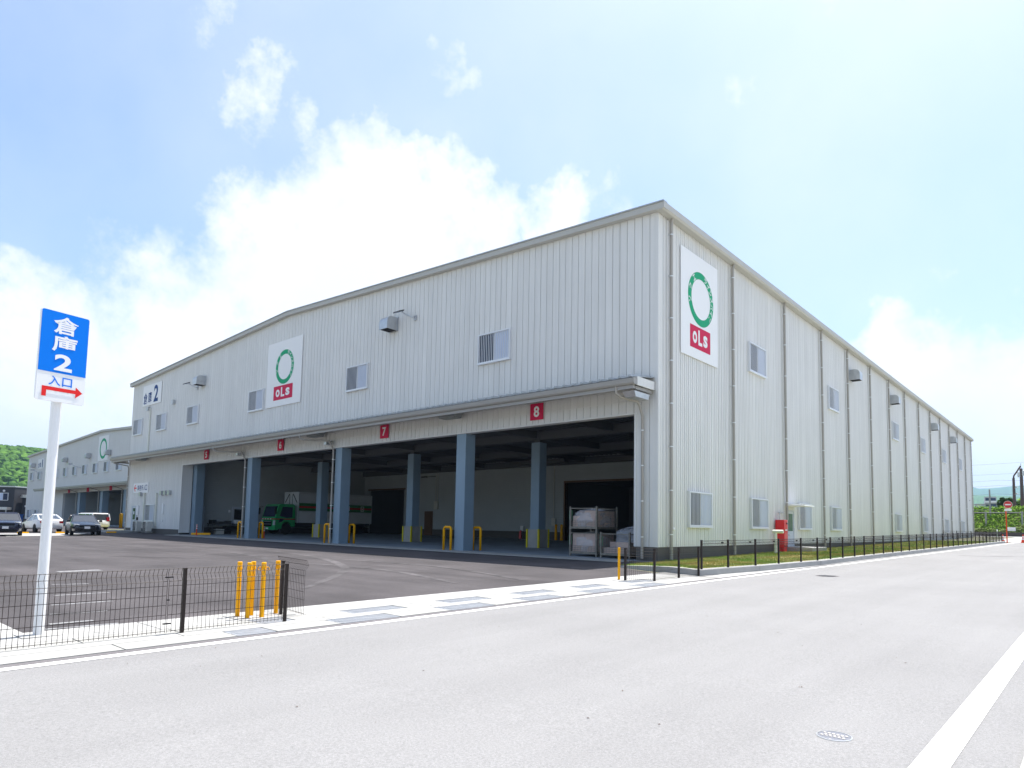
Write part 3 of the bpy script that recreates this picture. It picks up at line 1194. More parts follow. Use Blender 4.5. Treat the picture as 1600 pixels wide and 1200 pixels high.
# lamp boxes on the soffit
for x in (-10.6, -22.0, -48.5):
    b = MB()
    b.hexa([(x - .5, -.75, 6.12), (x + .5, -.75, 6.12), (x + .5, -.3, 6.12), (x - .5, -.3, 6.12)],
           [(x - .62, -.8, 6.415), (x + .62, -.8, 6.415), (x + .62, -.25, 6.415), (x - .62, -.25, 6.415)])
    b.build('soffit_lamp', M_LAMPBOX, wh)
for x in (-21.0, -31.6):
    b = MB()
    b.box(x - .13, x + .13, -.5, -.2, 5.62, 5.78)
    b.tube([(x, -.3, 5.77), (x, -.05, 5.86)], .03, 6)
    b.build('camera_housing', M_GALV, wh)

# ---- columns
def column(x, y0, s, z0, z1, guard):
    b = MB()
    b.box(x - s / 2, x + s / 2, y0, y0 + s, z0, z1)
    c = b.build('column', M_COLUMN, wh, bevel=.02)
    if guard:
        g = MB()
        e = .10
        g.box(x - s / 2 - e, x + s / 2 + e, y0 - e, y0 + s + e, z0, z0 + .98)
        g.build('concrete_guard', M_CONC, c)
        for sx in (-1, 1):
            for sy in (-1, 1):
                g = MB()
                px, py = x + sx * (s / 2 + e), (y0 + s / 2) + sy * (s / 2 + e)
                g.box(px - .045, px + .045, py - .045, py + .045, z0, z0 + .99)
                g.build('corner_strip', M_GUARD, c)


for x in (-10.40, -20.72 + .32, -30.75):
    column(x, .02, .62, gz(x, 0) - .05, OZ - .03, False)
column(-41.05, .80, .62, gz(-41, 0) - .05, OZ + .2, False)
for x in (-10.35, -20.6, -30.9):
    column(x, 5.3, .58, gz(x, 5.5), 5.62, True)
    b = MB()
    b.box(x - .2, x + .2, 5.4, 5.8, 5.6, 6.3)
    b.build('beam_seat', M_BEAM, wh)

# ---- inside of the loading dock
b = MB()
for (xa, xb, ya, yb, m_, dz) in ((-42.0, -.2, 0.0, 17.0, M_FLOOR, .03),):
    b.hexa([(xa, ya, gz(xa, ya) - .2), (xb, ya, gz(xb, ya) - .2), (xb, yb, gz(xb, yb) - .2), (xa, yb, gz(xa, yb) - .2)],
           [(xa, ya, gz(xa, ya) + dz), (xb, ya, gz(xb, ya) + dz), (xb, yb, gz(xb, yb) + dz), (xa, yb, gz(xa, yb) + dz)])
b.build('dock_floor', M_FLOOR, wh)
xs = [-41.4 + k * 4.04 for k in range(11)]
for xa, xb in zip(xs[:-1], xs[1:]):
    b = MB()
    xb -= .012
    b.hexa([(xa, -1.0, gz(xa, 0) - .2), (xb, -1.0, gz(xb, 0) - .2), (xb, -.004, gz(xb, 0) - .2), (xa, -.004, gz(xa, 0) - .2)],
           [(xa, -1.0, gz(xa, -1) + .028), (xb, -1.0, gz(xb, -1) + .028), (xb, -.004, gz(xb, 0) + .03), (xa, -.004, gz(xa, 0) + .03)])
    b.build('apron_slab', M_CONC2, wh)


def siding(b, p0, d, z0, z1, pitch=.18, t=.02):
    """horizontal lap siding between p0 and p0 + d (2D), from z0 to z1"""
    p0, d = Vector(p0), Vector(d)
    n = Vector((d.y, -d.x)).normalized()
    z = z0
    prof = []
    while z < z1 - 1e-4:
        zz = min(z + pitch, z1)
        prof += [(t, z), (t, zz - .02), (0.0, zz - .012), (0, zz)]
        z = zz
    for i in range(len(prof) - 1):
        (a, za), (c, zb) = prof[i], prof[i + 1]
        q = [p0 + n * a, p0 + d + n * a, p0 + d + n * c, p0 + n * c]
        b.add([(q[0].x, q[0].y, za), (q[1].x, q[1].y, za), (q[2].x, q[2].y, zb), (q[3].x, q[3].y, zb)], [(0, 1, 2, 3)])


YB = 17.0
b = MB()
siding(b, (-42.0, YB), (.9, 0), .85, 5.72)
siding(b, (-35.88, YB), (18.5, 0), .85, 5.72)
siding(b, (-8.2, YB), (8.0, 0), .85, 5.72)
siding(b, (-41.1, YB), (5.22, 0), 4.37, 5.72)
siding(b, (-17.38, YB), (9.18, 0), 4.42, 5.72)
b.box(-42, -41.1, YB + .01, YB + .15, -.2, 6.3)
b.box(-35.88, -17.38, YB + .01, YB + .15, -.2, 6.3)
b.box(-8.2, -.2, YB + .01, YB + .15, -.2, 6.3)
b.box(-41.1, -35.88, YB + .01, YB + .15, 4.37, 6.3)
b.box(-17.38, -8.2, YB + .01, YB + .15, 4.42, 6.3)
b.build('inner_wall', M_CLAD_IN, wh)
b = MB()
siding(b, (-42.0, .21), (0, 16.79), .75, 5.72)
b.box(-42.15, -42.01, .21, YB, -.2, 6.3)
b.build('inner_wall', M_CLAD_IN, wh)
b = MB()
siding(b, (-.24, YB), (0, -16.6), .6, 5.72)
b.build('inner_wall', M_CLAD_IN, wh)
b = MB()
b.box(-35.88, -17.38, YB - .04, YB + .005, -.1, .84)
b.box(-42, -41.1, YB - .04, YB + .005, -.1, .84)
b.box(-8.2, -.3, YB - .04, YB + .005, -.1, .84)
b.box(-41.99, -41.95, .25, YB - .05, -.1, .74)
b.build('inner_plinth', M_PLINTH, wh)
b = MB()
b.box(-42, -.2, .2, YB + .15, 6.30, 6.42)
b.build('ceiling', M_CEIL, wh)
b = MB()
k = 0
x = -41.8
while x < -.5:
    b.box(x, x + .10, .4, YB - .2, 6.22, 6.295)
    x += .38
b.build('deck_rib', M_CEIL, wh)['kind'] = 'stuff'
b = MB()
b.box(-42, -.2, YB - .25, YB - .03, 5.72, 6.2)
b.build('ceiling_beam', M_BEAM, wh)
for y in (.33, 5.45, 11.2):
    b = MB()
    b.box(-41.9, -.3, y - .02, y + .30, 5.78, 6.20)
    b.box(-41.9, -.3, y - .10, y + .38, 5.74, 5.776)
    b.build('ceiling_beam', M_BEAM, wh)
for x in (-5.6, -10.4, -15.6, -20.5, -25.6, -30.8, -36.0):
    for (ya, yb) in ((.72, 5.34), (5.84, 11.08), (11.6, 16.7)):
        b = MB()
        b.box(x - .10, x + .10, ya, yb, 5.84, 6.19)
        b.build('ceiling_beam', M_BEAM, wh)
# rooms behind the two dark openings
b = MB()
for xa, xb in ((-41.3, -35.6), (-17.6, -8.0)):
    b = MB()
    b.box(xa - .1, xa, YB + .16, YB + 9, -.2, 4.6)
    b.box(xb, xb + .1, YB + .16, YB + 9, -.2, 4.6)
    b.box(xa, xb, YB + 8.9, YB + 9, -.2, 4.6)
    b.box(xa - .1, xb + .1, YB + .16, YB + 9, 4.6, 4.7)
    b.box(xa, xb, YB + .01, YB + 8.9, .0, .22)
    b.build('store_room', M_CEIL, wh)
b = MB()
b.box(-17.52, -17.38, YB - .06, YB + .2, .2, 4.56)
b.box(-17.38, -8.2, YB - .06, YB + .2, 4.42, 4.56)
b.box(-41.3, -35.7, YB - .06, YB + .2, 4.37, 4.5)
b.build('door_frame', M_BROWN, wh)
b = MB()
b.box(-32.86, -31.95, YB - .08, YB - .045, .22, 2.33)
b.box(-32.95, -31.86, YB - .045, YB + .0, .20, 2.4)
b.build('door', M_BROWN, wh)
b = MB()
b.box(-31.62, -31.15, YB - .16, YB - .03, 2.55, 3.25)
b.tube([(-31.5, YB - .08, 3.25), (-31.5, YB - .08, 5.7)], .025, 6)
b.tube([(-31.25, YB - .08, 3.25), (-31.25, YB - .08, 5.7)], .025, 6)
b.build('switch_box', M_ACWHITE, wh)
b = MB()
b.box(-18.55, -18.2, YB - .16, YB - .03, 1.3, 1.85)
b.tube([(-18.4, YB - .08, 1.85), (-18.4, YB - .08, 5.7)], .03, 6)
b.build('switch_box', M_ACWHITE, wh)
b = MB()
b.box(-33.0, -32.4, YB - .5, YB - .3, 5.32, 5.42)
b.tube([(-32.4, YB - .3, 5.37), (-31.5, YB - .05, 5.42)], .03, 6)
b.build('camera_housing', M_DARKGREY, wh)
# ducts under the ceiling
for (xa, xb, y, z) in ((-19.5, -14.6, 13.2, 5.75), (-12.5, -8.8, 14.5, 5.75)):
    b = MB()
    b.box(xa, xb, y, y + .5, z - .25, z - .02)
    b.build('ceiling_duct', M_DARKGREY, wh)


def lwall_door(y0, y1, ztop, glass):
    x = -41.94
    g = gz(-42, 1) + .03
    b = MB()
    b.box(x - .02, x + .03, y0 - .07, y0, g, ztop + .07)
    b.box(x - .02, x + .03, y1, y1 + .07, g, ztop + .07)
    b.box(x - .02, x + .03, y0, y1, ztop, ztop + .07)
    b.box(x - .02, x + .0, y0, y1, g + .01, ztop)
    d = b.build('door', M_DOOR, wh)
    b = MB()
    b.box(x + .002, x + .012, y0 + .12, y1 - .12, ztop - 1.05, ztop - .12)
    b.build('pane', M_DARKDOOR, d)
    b = MB()
    b.tube([(x + .0, y1 - .08, g + 1.0), (x + .06, y1 - .08, g + 1.0)], .03, 8)
    b.build('handle', M_GALV, d)
    if glass:
        b = MB()
        b.box(x + .014, x + .018, y0 + .3, y1 - .3, ztop - .72, ztop - .5)
        b.build('notice', M_WHITE, d)


lwall_door(1.05, 1.98, 2.30, True)
lwall_door(4.30, 5.15, 2.35, False)
b = MB()
b.box(-41.97, -41.93, .70, .90, 1.95, 2.15)
b.box(-41.97, -41.93, 3.95, 4.1, 1.95, 2.15)
b.build('door_plate', M_WHITE, wh)

# ---- facade office end: door, ducts, vents, intercom
b = MB()
b.box(-51.32, -51.24, -.05, .02, .2, 2.42)
b.box(-50.26, -50.18, -.05, .02, .2, 2.42)
b.box(-51.24, -50.26, -.05, .02, 2.34, 2.42)
b.box(-51.24, -50.26, -.03, .02, .2, 2.34)
d = b.build('door', M_DOOR, wh)
b = MB()
b.box(-51.05, -50.5, -.038, -.028, 1.25, 2.22)
b.build('pane', M_GLASS, d)
b = MB()
b.box(-50.9, -50.7, -.044, -.039, 1.7, 1.95)
b.build('notice', M_WHITE, d)
b = MB()
b.tube([(-50.4, -.03, 1.15), (-50.4, -.10, 1.15), (-50.4, -.10, 1.0)], .02, 6)
b.build('handle', M_BLACK, d)
b = MB()
b.box(-50.1, -49.75, -.10, -.005, 1.65, 2.45)
b.build('notice_board', M_WHITE, wh)
b = MB()
b.box(-50.02, -49.86, -.10, -.005, 1.2, 1.45)
b.build('intercom', M_BLACK, wh)
b = MB()
b.box(-44.75, -44.5, -.08, -.005, 1.75, 2.55)
b.box(-44.68, -44.56, -.06, -.005, 1.1, 1.25)
b.build('meter_box', M_WHITE, wh)
for x, z0, z1 in ((-48.5, .75, 3.45), (-45.95, .75, 3.40)):
    b = MB()
    b.box(x - .07, x + .07, -.13, -.005, z0, z1)
    b.box(x - .09, x + .09, -.15, -.004, z1 - .25, z1 + .02)
    b.build('pipe_cover', M_PVC, wh)
b = MB()
b.box(-48.55, -48.43, -.11, -.005, 6.8, 10.6)
b.build('pipe_cover', M_PVC, wh)
for x, z in ((-43.68, 10.58), (-48.85, 10.57), (-49.35, 3.35), (-44.9, 3.36), (-44.1, 3.36), (-43.35, 3.36)):
    b = MB()
    b.prism([(-.16, -.02), (-.16, .10), (-.12, .2), (.12, .2), (.16, .1), (.16, -.14), (-.16, -.14)], 1, -.22, -.005)
    b.build('round_vent', M_GALV, wh, (x, 0, z))
b = MB()
b.hexa([(-52.9, -1.9, gz(-52, -1.5) - .1), (-49.6, -1.9, gz(-50, -1.5) - .1), (-49.6, .0, gz(-50, 0) - .1), (-52.9, .0, gz(-52, 0) - .1)],
       [(-52.9, -1.9, gz(-52, -1.5) + .19), (-49.6, -1.9, gz(-50, -1.5) + .19), (-49.6, .0, gz(-50, 0) + .17), (-52.9, .0, gz(-52, 0) + .17)])
b.build('entrance_step', M_CONC, wh)
downpipe([(-52.45, -1.3, 6.25), (-52.45, -1.28, 6.05), (-52.45, -.2, 5.9), (-52.45, -.12, 5.7), (-52.45, -.12, .3)], .05, [(-52.45, -.12, 1 + k) for k in range(5)], False)

# ---- road side door with canopy and step
b = MB()
x = .012
b.box(-.02, .05, 12.84, 12.9, .2, 2.26)
b.box(-.02, .05, 13.78, 13.84, .2, 2.26)
b.box(-.02, .05, 12.9, 13.78, 2.2, 2.26)
b.box(-.02, .03, 12.9, 13.78, .2, 2.2)
d = b.build('door', M_DOOR, wh)
b = MB()
b.box(.031, .04, 13.02, 13.66, 1.2, 2.08)
b.build('pane', M_TGREEN, d)
b = MB()
b.tube([(.03, 13.0, 1.0), (.10, 13.0, 1.0), (.10, 13.14, 1.0)], .018, 6)
b.build('handle', M_GALV, d)
b = MB()
b.box(.02, .06, 13.80, 13.88, 1.9, 2.1)
b.box(.02, .06, 13.80, 13.88, 1.2, 1.35)
b.build('hinge', M_GALV, d)
b = MB()
b.hexa([(.0, 12.6, 2.46), (1.0, 12.6, 2.44), (1.0, 14.1, 2.44), (.0, 14.1, 2.46)], [(.0, 12.6, 2.58), (1.0, 12.6, 2.50), (1.0, 14.1, 2.50), (.0, 14.1, 2.58)])
b.build('door_canopy', M_WHITE, wh, bevel=.015)
b = MB()
zz = gz(0.7, 13)
b.box(.0, 1.5, 12.1, 14.3, zz, zz + .28)
b.build('door_step', M_CONC, wh, bevel=.02)
b = MB()
b.lathe([(.08, 0), (.09, .05), (.05, .12), (.01, .14)], seg=10)
b.v = [(p[2], p[0], p[1]) for p in b.v]
b.build('wall_sensor', M_WHITE, wh, (.0, .99, 1.2))


# ------------------------------------------------------------------ signs on the main warehouse
def board(name, label, o_, rt, w, h, t=.04, m_=None, cat='sign', group=None, upv=(0, 0, 1), bevel=0.0):
    """flat sign board: a panel of real thickness, local x right, y up, z out of the wall"""
    b = MB()
    b.box(-w / 2, w / 2, -h / 2, h / 2, -t, 0)
    o = b.build(name, m_ or M_WHITE, None, bevel=bevel)
    o.matrix_world = frame(o_, rt, upv)
    return tag(o, label, cat, group)


def flat(b, x0, x1, y0, y1, z):
    b.add([(x0, y0, z), (x1, y0, z), (x1, y1, z), (x0, y1, z)], [(0, 1, 2, 3)])


def ring(parent, cx, cy, r0, r1, z, m_, sx=1.0):
    b = MB()
    n = 64
    vs, fs = [], []
    for i in range(n):
        a = 2 * math.pi * i / n
        vs += [(cx + r0 * sx * math.cos(a), cy + r0 * math.sin(a), z), (cx + r1 * sx * math.cos(a), cy + r1 * math.sin(a), z)]
    for i in range(n):
        j = (i + 1) % n
        fs.append((2 * i, 2 * i + 1, 2 * j + 1, 2 * j))
    b.add(vs, fs)
    return b.build('emblem_ring', m_, parent)


def ols_board(label, o_, rt, w, h):
    s = board('company_sign', label, o_, rt, w, h, .03)
    cy = .09 * h
    r1 = .262 * h
    sx = min(1.0, .35 * w / r1)
    cx = .02 * w
    ring(s, cx, cy, r1 * .74, r1, .004, M_GREEN, sx)
    rm = r1 * .87
    for chs, a0, a1 in (('ラインスバイズ', 66, -38), ('ソクエ', 192, 128)):
        me = None
        for k, c in enumerate(chs):
            a = R(a0 + (a1 - a0) * k / max(1, len(chs) - 1))
            text(c, s, M_WHITE, cx + rm * sx * math.cos(a), cy + rm * math.sin(a), r1 * .21, r1 * .21, .008, .02, a - math.pi / 2)
    b = MB()
    flat(b, -.275 * w, .275 * w, -.405 * h, -.19 * h, .004)
    b.build('red_plate', M_RED, s)
    text('o', s, M_WHITE, -.15 * w, -.300 * h, .115 * w, .115 * h, .008, .035)
    text('L', s, M_WHITE, -.005 * w, -.290 * h, .105 * w, .145 * h, .008, .035)
    text('s', s, M_WHITE, .135 * w, -.300 * h, .115 * w, .115 * h, .008, .035)
    return s


ols_board('white sign with green ring and red oLs plate on the warehouse front above the canopy', (-26.75, -.06, 10.63), (1, 0, 0), 4.2, 4.18)
ols_board('white sign with green ring and red oLs plate on the road side wall', (.06, 3.27, 10.15), (0, 1, 0), 3.25, 4.28)
for n, x, lab in ((8, -5.74, 'red bay sign with white figure eight above the racks at the right'),
                  (7, -16.15, 'red bay sign with white figure seven between the two right front columns'),
                  (6, -26.7, 'red bay sign with white figure six above the truck bay'),
                  (5, -37.2, 'red bay sign with white figure five above the grey door bay')):
    s = board('bay_sign', lab, (x, -.085, 6.02), (1, 0, 0), .70, .70, .03, M_RED,
              group='numbered bay signs under the main canopy')
    text(str(n), s, M_WHITE, 0, 0, .30, .46, .004, .03)
s = board('building_sign', 'white sign reading warehouse 2 in dark blue characters at the far end of the front', (-48.37, -.06, 11.8), (1, 0, 0), 3.95, 1.76)
text('倉', s, M_NAVY, -1.38, -.24, .82, 1.0, .004, .012)
text('庫', s, M_NAVY, -.42, -.22, .82, .98, .004, .012)
text('2', s, M_NAVY, .88, .0, .92, 1.42, .004, .03)
s = board('entrance_sign', 'small white sign with a red arrow pointing to the office entrance', (-49.56, -.05, 3.92), (1, 0, 0), 3.3, .84)
for k, c in enumerate('事務所入口'):
    text(c, s, M_NAVY, -.55 + .44 * k, 0, .40, .46, .004, .008)
b = MB()
b.add([(-1.5, 0, .004), (-1.28, .28, .004), (-1.16, .28, .004), (-1.30, .05, .004), (-.92, .05, .004), (-.92, -.05, .004), (-1.30, -.05, .004), (-1.16, -.28, .004), (-1.28, -.28, .004)],
      [tuple(range(9))])
b.build('arrow', M_ARROW, s)

# ------------------------------------------------------------------ entrance sign on its pole
pbx, pby = 2.235, -18.67
sg = thing('pole_sign', 'tall blue and white entrance sign with red arrow on a white pole', 'sign', (pbx, pby, gz(pbx, pby)))
b = MB()
b.tube([(0, 0, -.05), (0.02, 0, 2.84), (0.03, 0, 3.9)], .056, 20)
b.build('pole', M_WHITE_PAINT, sg, smooth=True)
b = MB()
b.box(-.20, .20, -.20, .20, -.05, .012)
b.build('base', M_CONC, sg)
fr = frame((2.385 - pbx, -18.665 - pby, 3.19 - gz(pbx, pby)), (-.20, .98, 0), (.0, 0, 1))
sw, sh = .54, 1.115


def rrect(x0, x1, y0, y1, r, corners, n=6):
    pts = []
    for (cx, cy, a0, on) in ((x1, y0, -90, corners[0]), (x1, y1, 0, corners[1]), (x0, y1, 90, corners[2]), (x0, y0, 180, corners[3])):
        if not on:
            pts.append((cx, cy))
            continue
        ox, oy = cx + (-r if cx == x1 else r), cy + (-r if cy == y1 else r)
        for k in range(n + 1):
            a = R(a0 + 90 * k / n)
            pts.append((ox + r * math.cos(a), oy + r * math.sin(a)))
    return pts


b = MB()
b.prism(rrect(-sw / 2, sw / 2, -sh / 2, sh / 2, .025, (1, 1, 1, 1)), 2, -.035, 0)
pn = b.build('panel', M_WHITE, sg, matrix=fr)
b = MB()
ysp = sh / 2 - .682 * sh
pts = rrect(-sw / 2 + .004, sw / 2 - .004, ysp, sh / 2 - .004, .024, (0, 1, 1, 0))
b.add([(x, y, .003) for x, y in pts], [tuple(range(len(pts)))])
b.build('blue_field', M_BLUE, pn)


def sgt(c, fx0, fx1, fy0, fy1, m_, bold):
    text(c, pn, m_, (-.5 + (fx0 + fx1) / 2) * sw, (.5 - (fy0 + fy1) / 2) * sh, (fx1 - fx0) * sw, (fy1 - fy0) * sh, .006, bold)


sgt('倉', .25, .77, .045, .245, M_WHITE, .022)
sgt('庫', .25, .77, .26, .445, M_WHITE, .022)
sgt('2', .32, .69, .47, .655, M_WHITE, .03)
sgt('入', .235, .47, .72, .825, M_BLUE, .012)
sgt('口', .51, .715, .725, .825, M_BLUE, .012)
b = MB()
X = lambda f: (-.5 + f) * sw
Y = lambda f: (.5 - f) * sh
b.add([(X(.11), Y(.955), .006), (X(.20), Y(.955), .006), (X(.20), Y(.885), .006), (X(.80), Y(.885), .006), (X(.80), Y(.93), .006), (X(.945), Y(.868), .006),
       (X(.80), Y(.808), .006), (X(.80), Y(.845), .006), (X(.11), Y(.845), .006)], [(0, 1, 2, 8), (2, 3, 7, 8), (3, 4, 5, 6, 7)])
b.build('arrow', M_ARROW, pn)
b = MB()
for yy in (-.35, .35):
    b.box(-.09, .09, yy - .03, yy + .03, -.13, -.036)
b.build('bracket', M_GALV, pn)


# ------------------------------------------------------------------ mesh fences
def wires(b, p, q, h, dz0, dz1, step, r, side=1, base=.02, top=1.1, plain=False):
    p, q = Vector(p), Vector(q)
    d = q - p
    ln = d.length
    d.normalize()
    n = Vector((-d.y, d.x)) * side

    def P(s, o, z):
        v = p + d * s + n * o
        return (v.x, v.y, gz(v.x, v.y) + dz0 + (dz1 - dz0) * s / ln + z)
    k = int(ln / step)
    for i in range(k + 1):
        s = ln * i / k
        if plain:
            b.tube([P(s, 0, base), P(s, 0, h)], r, 4, False)
            continue
        b.tube([P(s, 0, base), P(s, 0, h - .15), P(s, .055, h - .075), P(s, .015, h + .005)], r, 4, False)
    for (o, z) in [(0, base + .02)] + [(0, .12 + .118 * j) for j in range(1, 6) if .12 + .118 * j < h - .17] + [(0, h - .15), (.055, h - .075), (.02, h)]:
        b.tube([P(0, o, z), P(ln, o, z)], r * (top if z > h - .16 else 1.1), 4, False)


def post_mesh(h, s=.022):
    b = MB()
    b.box(-s, s, -s, s, -.12, h)
    b.box(-s - .004, s + .004, -s - .004, s + .004, h, h + .008)
    return b.mesh('post', M_FENCE)


PM_NEAR = post_mesh(.80, .019)
PM_LOW = post_mesh(.79, .024)


def brackets(b, x, y, z, par):
    for zz, hw in ((.11, .045), (.40, .014), (.68, .045))[b:b + 1]:
        b = MB()
        b.box(x - .02, x + .008, y - hw, y + hw, z + zz - .007, z + zz + .007)
        b.build('bracket', M_BLACK, par)


nf = thing('mesh_fence', 'dark brown wire mesh fence in front of the yard on the left', 'fence')
ends = [(xr(-24) - .93, -24.0), (3.0, -19.43), (3.245, -17.43), (3.28, -16.08)]
fline = [(2.90, -25.0), (3.30, -15.6)]


def fx(y):
    return 3.27 + .034 * (y + 16.5)


for (ya, yb) in ((-25.43, -23.44), (-23.42, -21.44), (-21.42, -19.44), (-19.42, -17.62), (-17.60, -16.06)):
    b = MB()
    wires(b, (fx(ya), ya), (fx(yb), yb), .80, 0, 0, .05, .0029, 1)
    b.build('wire_panel', M_FENCE, nf)
for y in (-25.43, -23.43, -21.43, -19.43, -17.43, -16.08):
    link('post', PM_NEAR, nf, (fx(y) + .022, y, gz(fx(y), y)))
for y in (-21.43, -17.60):
    for k in range(3):
        brackets(k, fx(y) - .0, y, gz(3.2, y) + .02, nf)
b = MB()
wires(b, (3.03, -15.63), (2.04, -15.55), .82, 0, .02, .05, .0029, -1)
b.build('wire_panel', M_FENCE, nf)
link('post', PM_NEAR, nf, (2.69, -15.80, gz(2.69, -15.80)))

ff = thing('mesh_fence', 'short dark wire fence returning beside the far side of the driveway', 'fence')
for p, q in (((3.09, -6.96), (3.68, -6.56)), ((3.68, -6.56), (3.66, -5.28)), ((3.66, -5.28), (3.74, -4.32))):
    b = MB()
    wires(b, p, q, .80, 0, 0, .05, .0029, -1)
    b.build('wire_panel', M_FENCE, ff)
for p in ((3.09, -6.96), (3.68, -6.56), (3.66, -5.28), (3.74, -4.32)):
    link('post', PM_LOW, ff, (p[0], p[1], gz(*p)))

kf = thing('mesh_fence', 'long dark low wire fence along the kerb beside the road', 'fence')
py = [-4.05, -2.75, -1.28, .23, 1.85, 3.16, 4.53, 5.95, 7.45, 8.73, 10.07, 11.5, 13.0]
while py[-1] < 45.5:
    py.append(py[-1] + 1.5)


def kx(y):
    return fr_x(y) - .12 if y > -4.3 else 3.6


for a, c in zip(py[:-1], py[1:]):
    b = MB()
    wires(b, (kx(a), a + .012), (kx(c), c - .012), .77, KZ, KZ, .05 if a < 12 else .075, .0026 if a < 12 else .003, -1, .04, 2.4 if a < 8 else 4.5, a > 8)
    b.build('wire_panel', M_FENCE, kf)
for y in py:
    link('post', PM_LOW, kf, (kx(y) + .028, y, gz(kx(y), y) + KZ))
for i, y in enumerate(py[1:8]):
    b = MB()
    b.box(kx(y) - .03, kx(y) + .0, y - .33, y - .23, gz(kx(y), y) + KZ + .68, gz(kx(y), y) + KZ + .73)
    b.build('bracket', M_BLACK, kf)
# the fence turns in behind the far end of the grass
b = MB()
wires(b, (kx(45.8), 45.9), (kx(45.8) - 4.4, 47.5), .77, KZ, KZ, .1, .004, -1, .04)
b.build('wire_panel', M_FENCE, kf)
for k in range(1, 5):
    x, y = kx(45.8) - 1.1 * k, 45.9 + .4 * k
    link('post', PM_LOW, kf, (x, y, gz(x, y) + KZ))

# ------------------------------------------------------------------ yellow posts
b = MB()
b.add([(x, y, gz(x, y) + z) for z in (-.05, .012) for x, y in ((2.27, -16.47), (2.90, -16.47), (2.80, -15.62), (2.27, -15.62))],
      [(0, 3, 2, 1), (4, 5, 6, 7), (0, 1, 5, 4), (1, 2, 6, 5), (2, 3, 7, 6), (3, 0, 4, 7)])
struct(b.build('post_footing', M_CONC))
tmpl = None
for (x, y, lab, hook) in ((2.425, -16.33, 'yellow post at the left end of the cluster behind the wire fence', 0),
                          (2.685, -16.31, 'yellow post in front, overlapping another one behind it', 0),
                          (2.48, -16.15, 'yellow post half hidden behind the front one of the cluster', 0),
                          (2.75, -16.13, 'yellow post with two round chain eyes near its top', 1),
                          (2.545, -15.80, 'yellow post next to the dark fence post at the right end of the cluster', 0),
                          (2.885, -6.93, 'single yellow post on the far side of the driveway', 0)):
    if tmpl is None:
        t = thing('yellow_post', lab, 'post', (x, y, gz(x, y)), group='yellow chain posts at the yard entrance')
        b = MB()
        b.lathe([(.031, -.02), (.031, .72), (.034, .725), (.034, .775), (.034, .795), (.029, .802), (.008, .803)], seg=20)
        b.build('shaft', M_YELLOW, t)
        b = MB()
        b.lathe([(.0355, .688), (.0365, .695), (.0365, .712), (.0355, .718)], seg=20)
        b.build('collar', M_YELLOW, t, smooth=True)
        tmpl = t
    else:
        t = dup(tmpl, (x, y, gz(x, y)), label=lab)
    if hook:
        for s in (-1, 1):
            b = MB()
            b.tube([(s * .032, 0, .72), (s * .05, 0, .735), (s * .075, 0, .725), (s * .08, 0, .70), (s * .06, 0, .685), (s * .033, 0, .695)], .006, 6)
            b.build('chain_eye', M_YELLOW, t, rotz=math.pi / 4)

# hooped guards beside the columns
b = MB()
pts = [(-.24, 0, -.05), (-.24, 0, .95)] + [(-.13 - .11 * math.cos(a), 0, .95 + .11 * math.sin(a)) for a in (R(30), R(60), R(90))] + \
      [(.13 + .11 * math.cos(a), 0, .95 + .11 * math.sin(a)) for a in (R(90), R(60), R(30))] + [(.24, 0, .95), (.24, 0, -.05)]
b.tube(pts, .058, 12)
HOOP = b.mesh('hoop_guard', M_YELLOW)
HOOP.polygons.foreach_set('use_smooth', [True] * len(HOOP.polygons))
for x, n in ((-10.40, 'the nearest front column, by bay eight'), (-20.40, 'the middle front column, right of the truck bay'), (-30.75, 'the farthest front column, left of the truck bay')):
    for k, (dx, dy, where) in enumerate(((-.62, -.12, 'left of'), (.37, .82, 'right of'))):
        o = link('hoop_guard', HOOP, None, (x + dx, dy, gz(x, 0) + .03))
        tag(o, 'yellow hooped guard %s %s' % (where, n), 'bollard', 'yellow hooped guards at the columns')
b = MB()
b.lathe([(.10, 0), (.10, 1.1), (.06, 1.14), (.01, 1.15)], seg=14)
BM = b.mesh('bollard', M_YELLOW)
for x, lab in ((-17.75, 'yellow bollard left of the brown door frame inside the dock'), (-17.0, 'yellow bollard right of the brown door frame inside the dock')):
    tag(link('bollard', BM, None, (x, 16.4 - (0.3 if x > -17.5 else 0), gz(x, 16.4) + .03)), lab, 'bollard', 'yellow bollards by the big inner door')
for x, y, lab in ((-2.9 - 36.2, .35, 'red delineator post with white bands by the grey inner door'), (-30.2, .95, 'red delineator post behind the column between bays 5 and 6')):
    t = thing('delineator', lab, 'delineator', (x, y, gz(x, y) + .03), group='red delineators in the dock')
    b = MB()
    b.lathe([(.11, 0), (.11, .03), (.045, .05), (.045, .80), (.01, .81)], seg=12)
    b.build('shaft', M_ORANGE, t)
    b = MB()
    for z in (.48, .60, .72):
        b.lathe([(.047, z), (.047, z + .06)], seg=12)
    b.build('band', M_WHITE, t)
b = MB()
b.prism([(0, 0), (.18, 0), (.14, .16), (.04, .16)], 1, 0, 1.35)
o = b.build('wheel_stop', M_YELLOW, None, (-40.4, .55, gz(-40, 1) + .03), rotz=R(-40))
tag(o, 'long yellow wheel stop on the dock floor below the grey door', 'wheel stop')

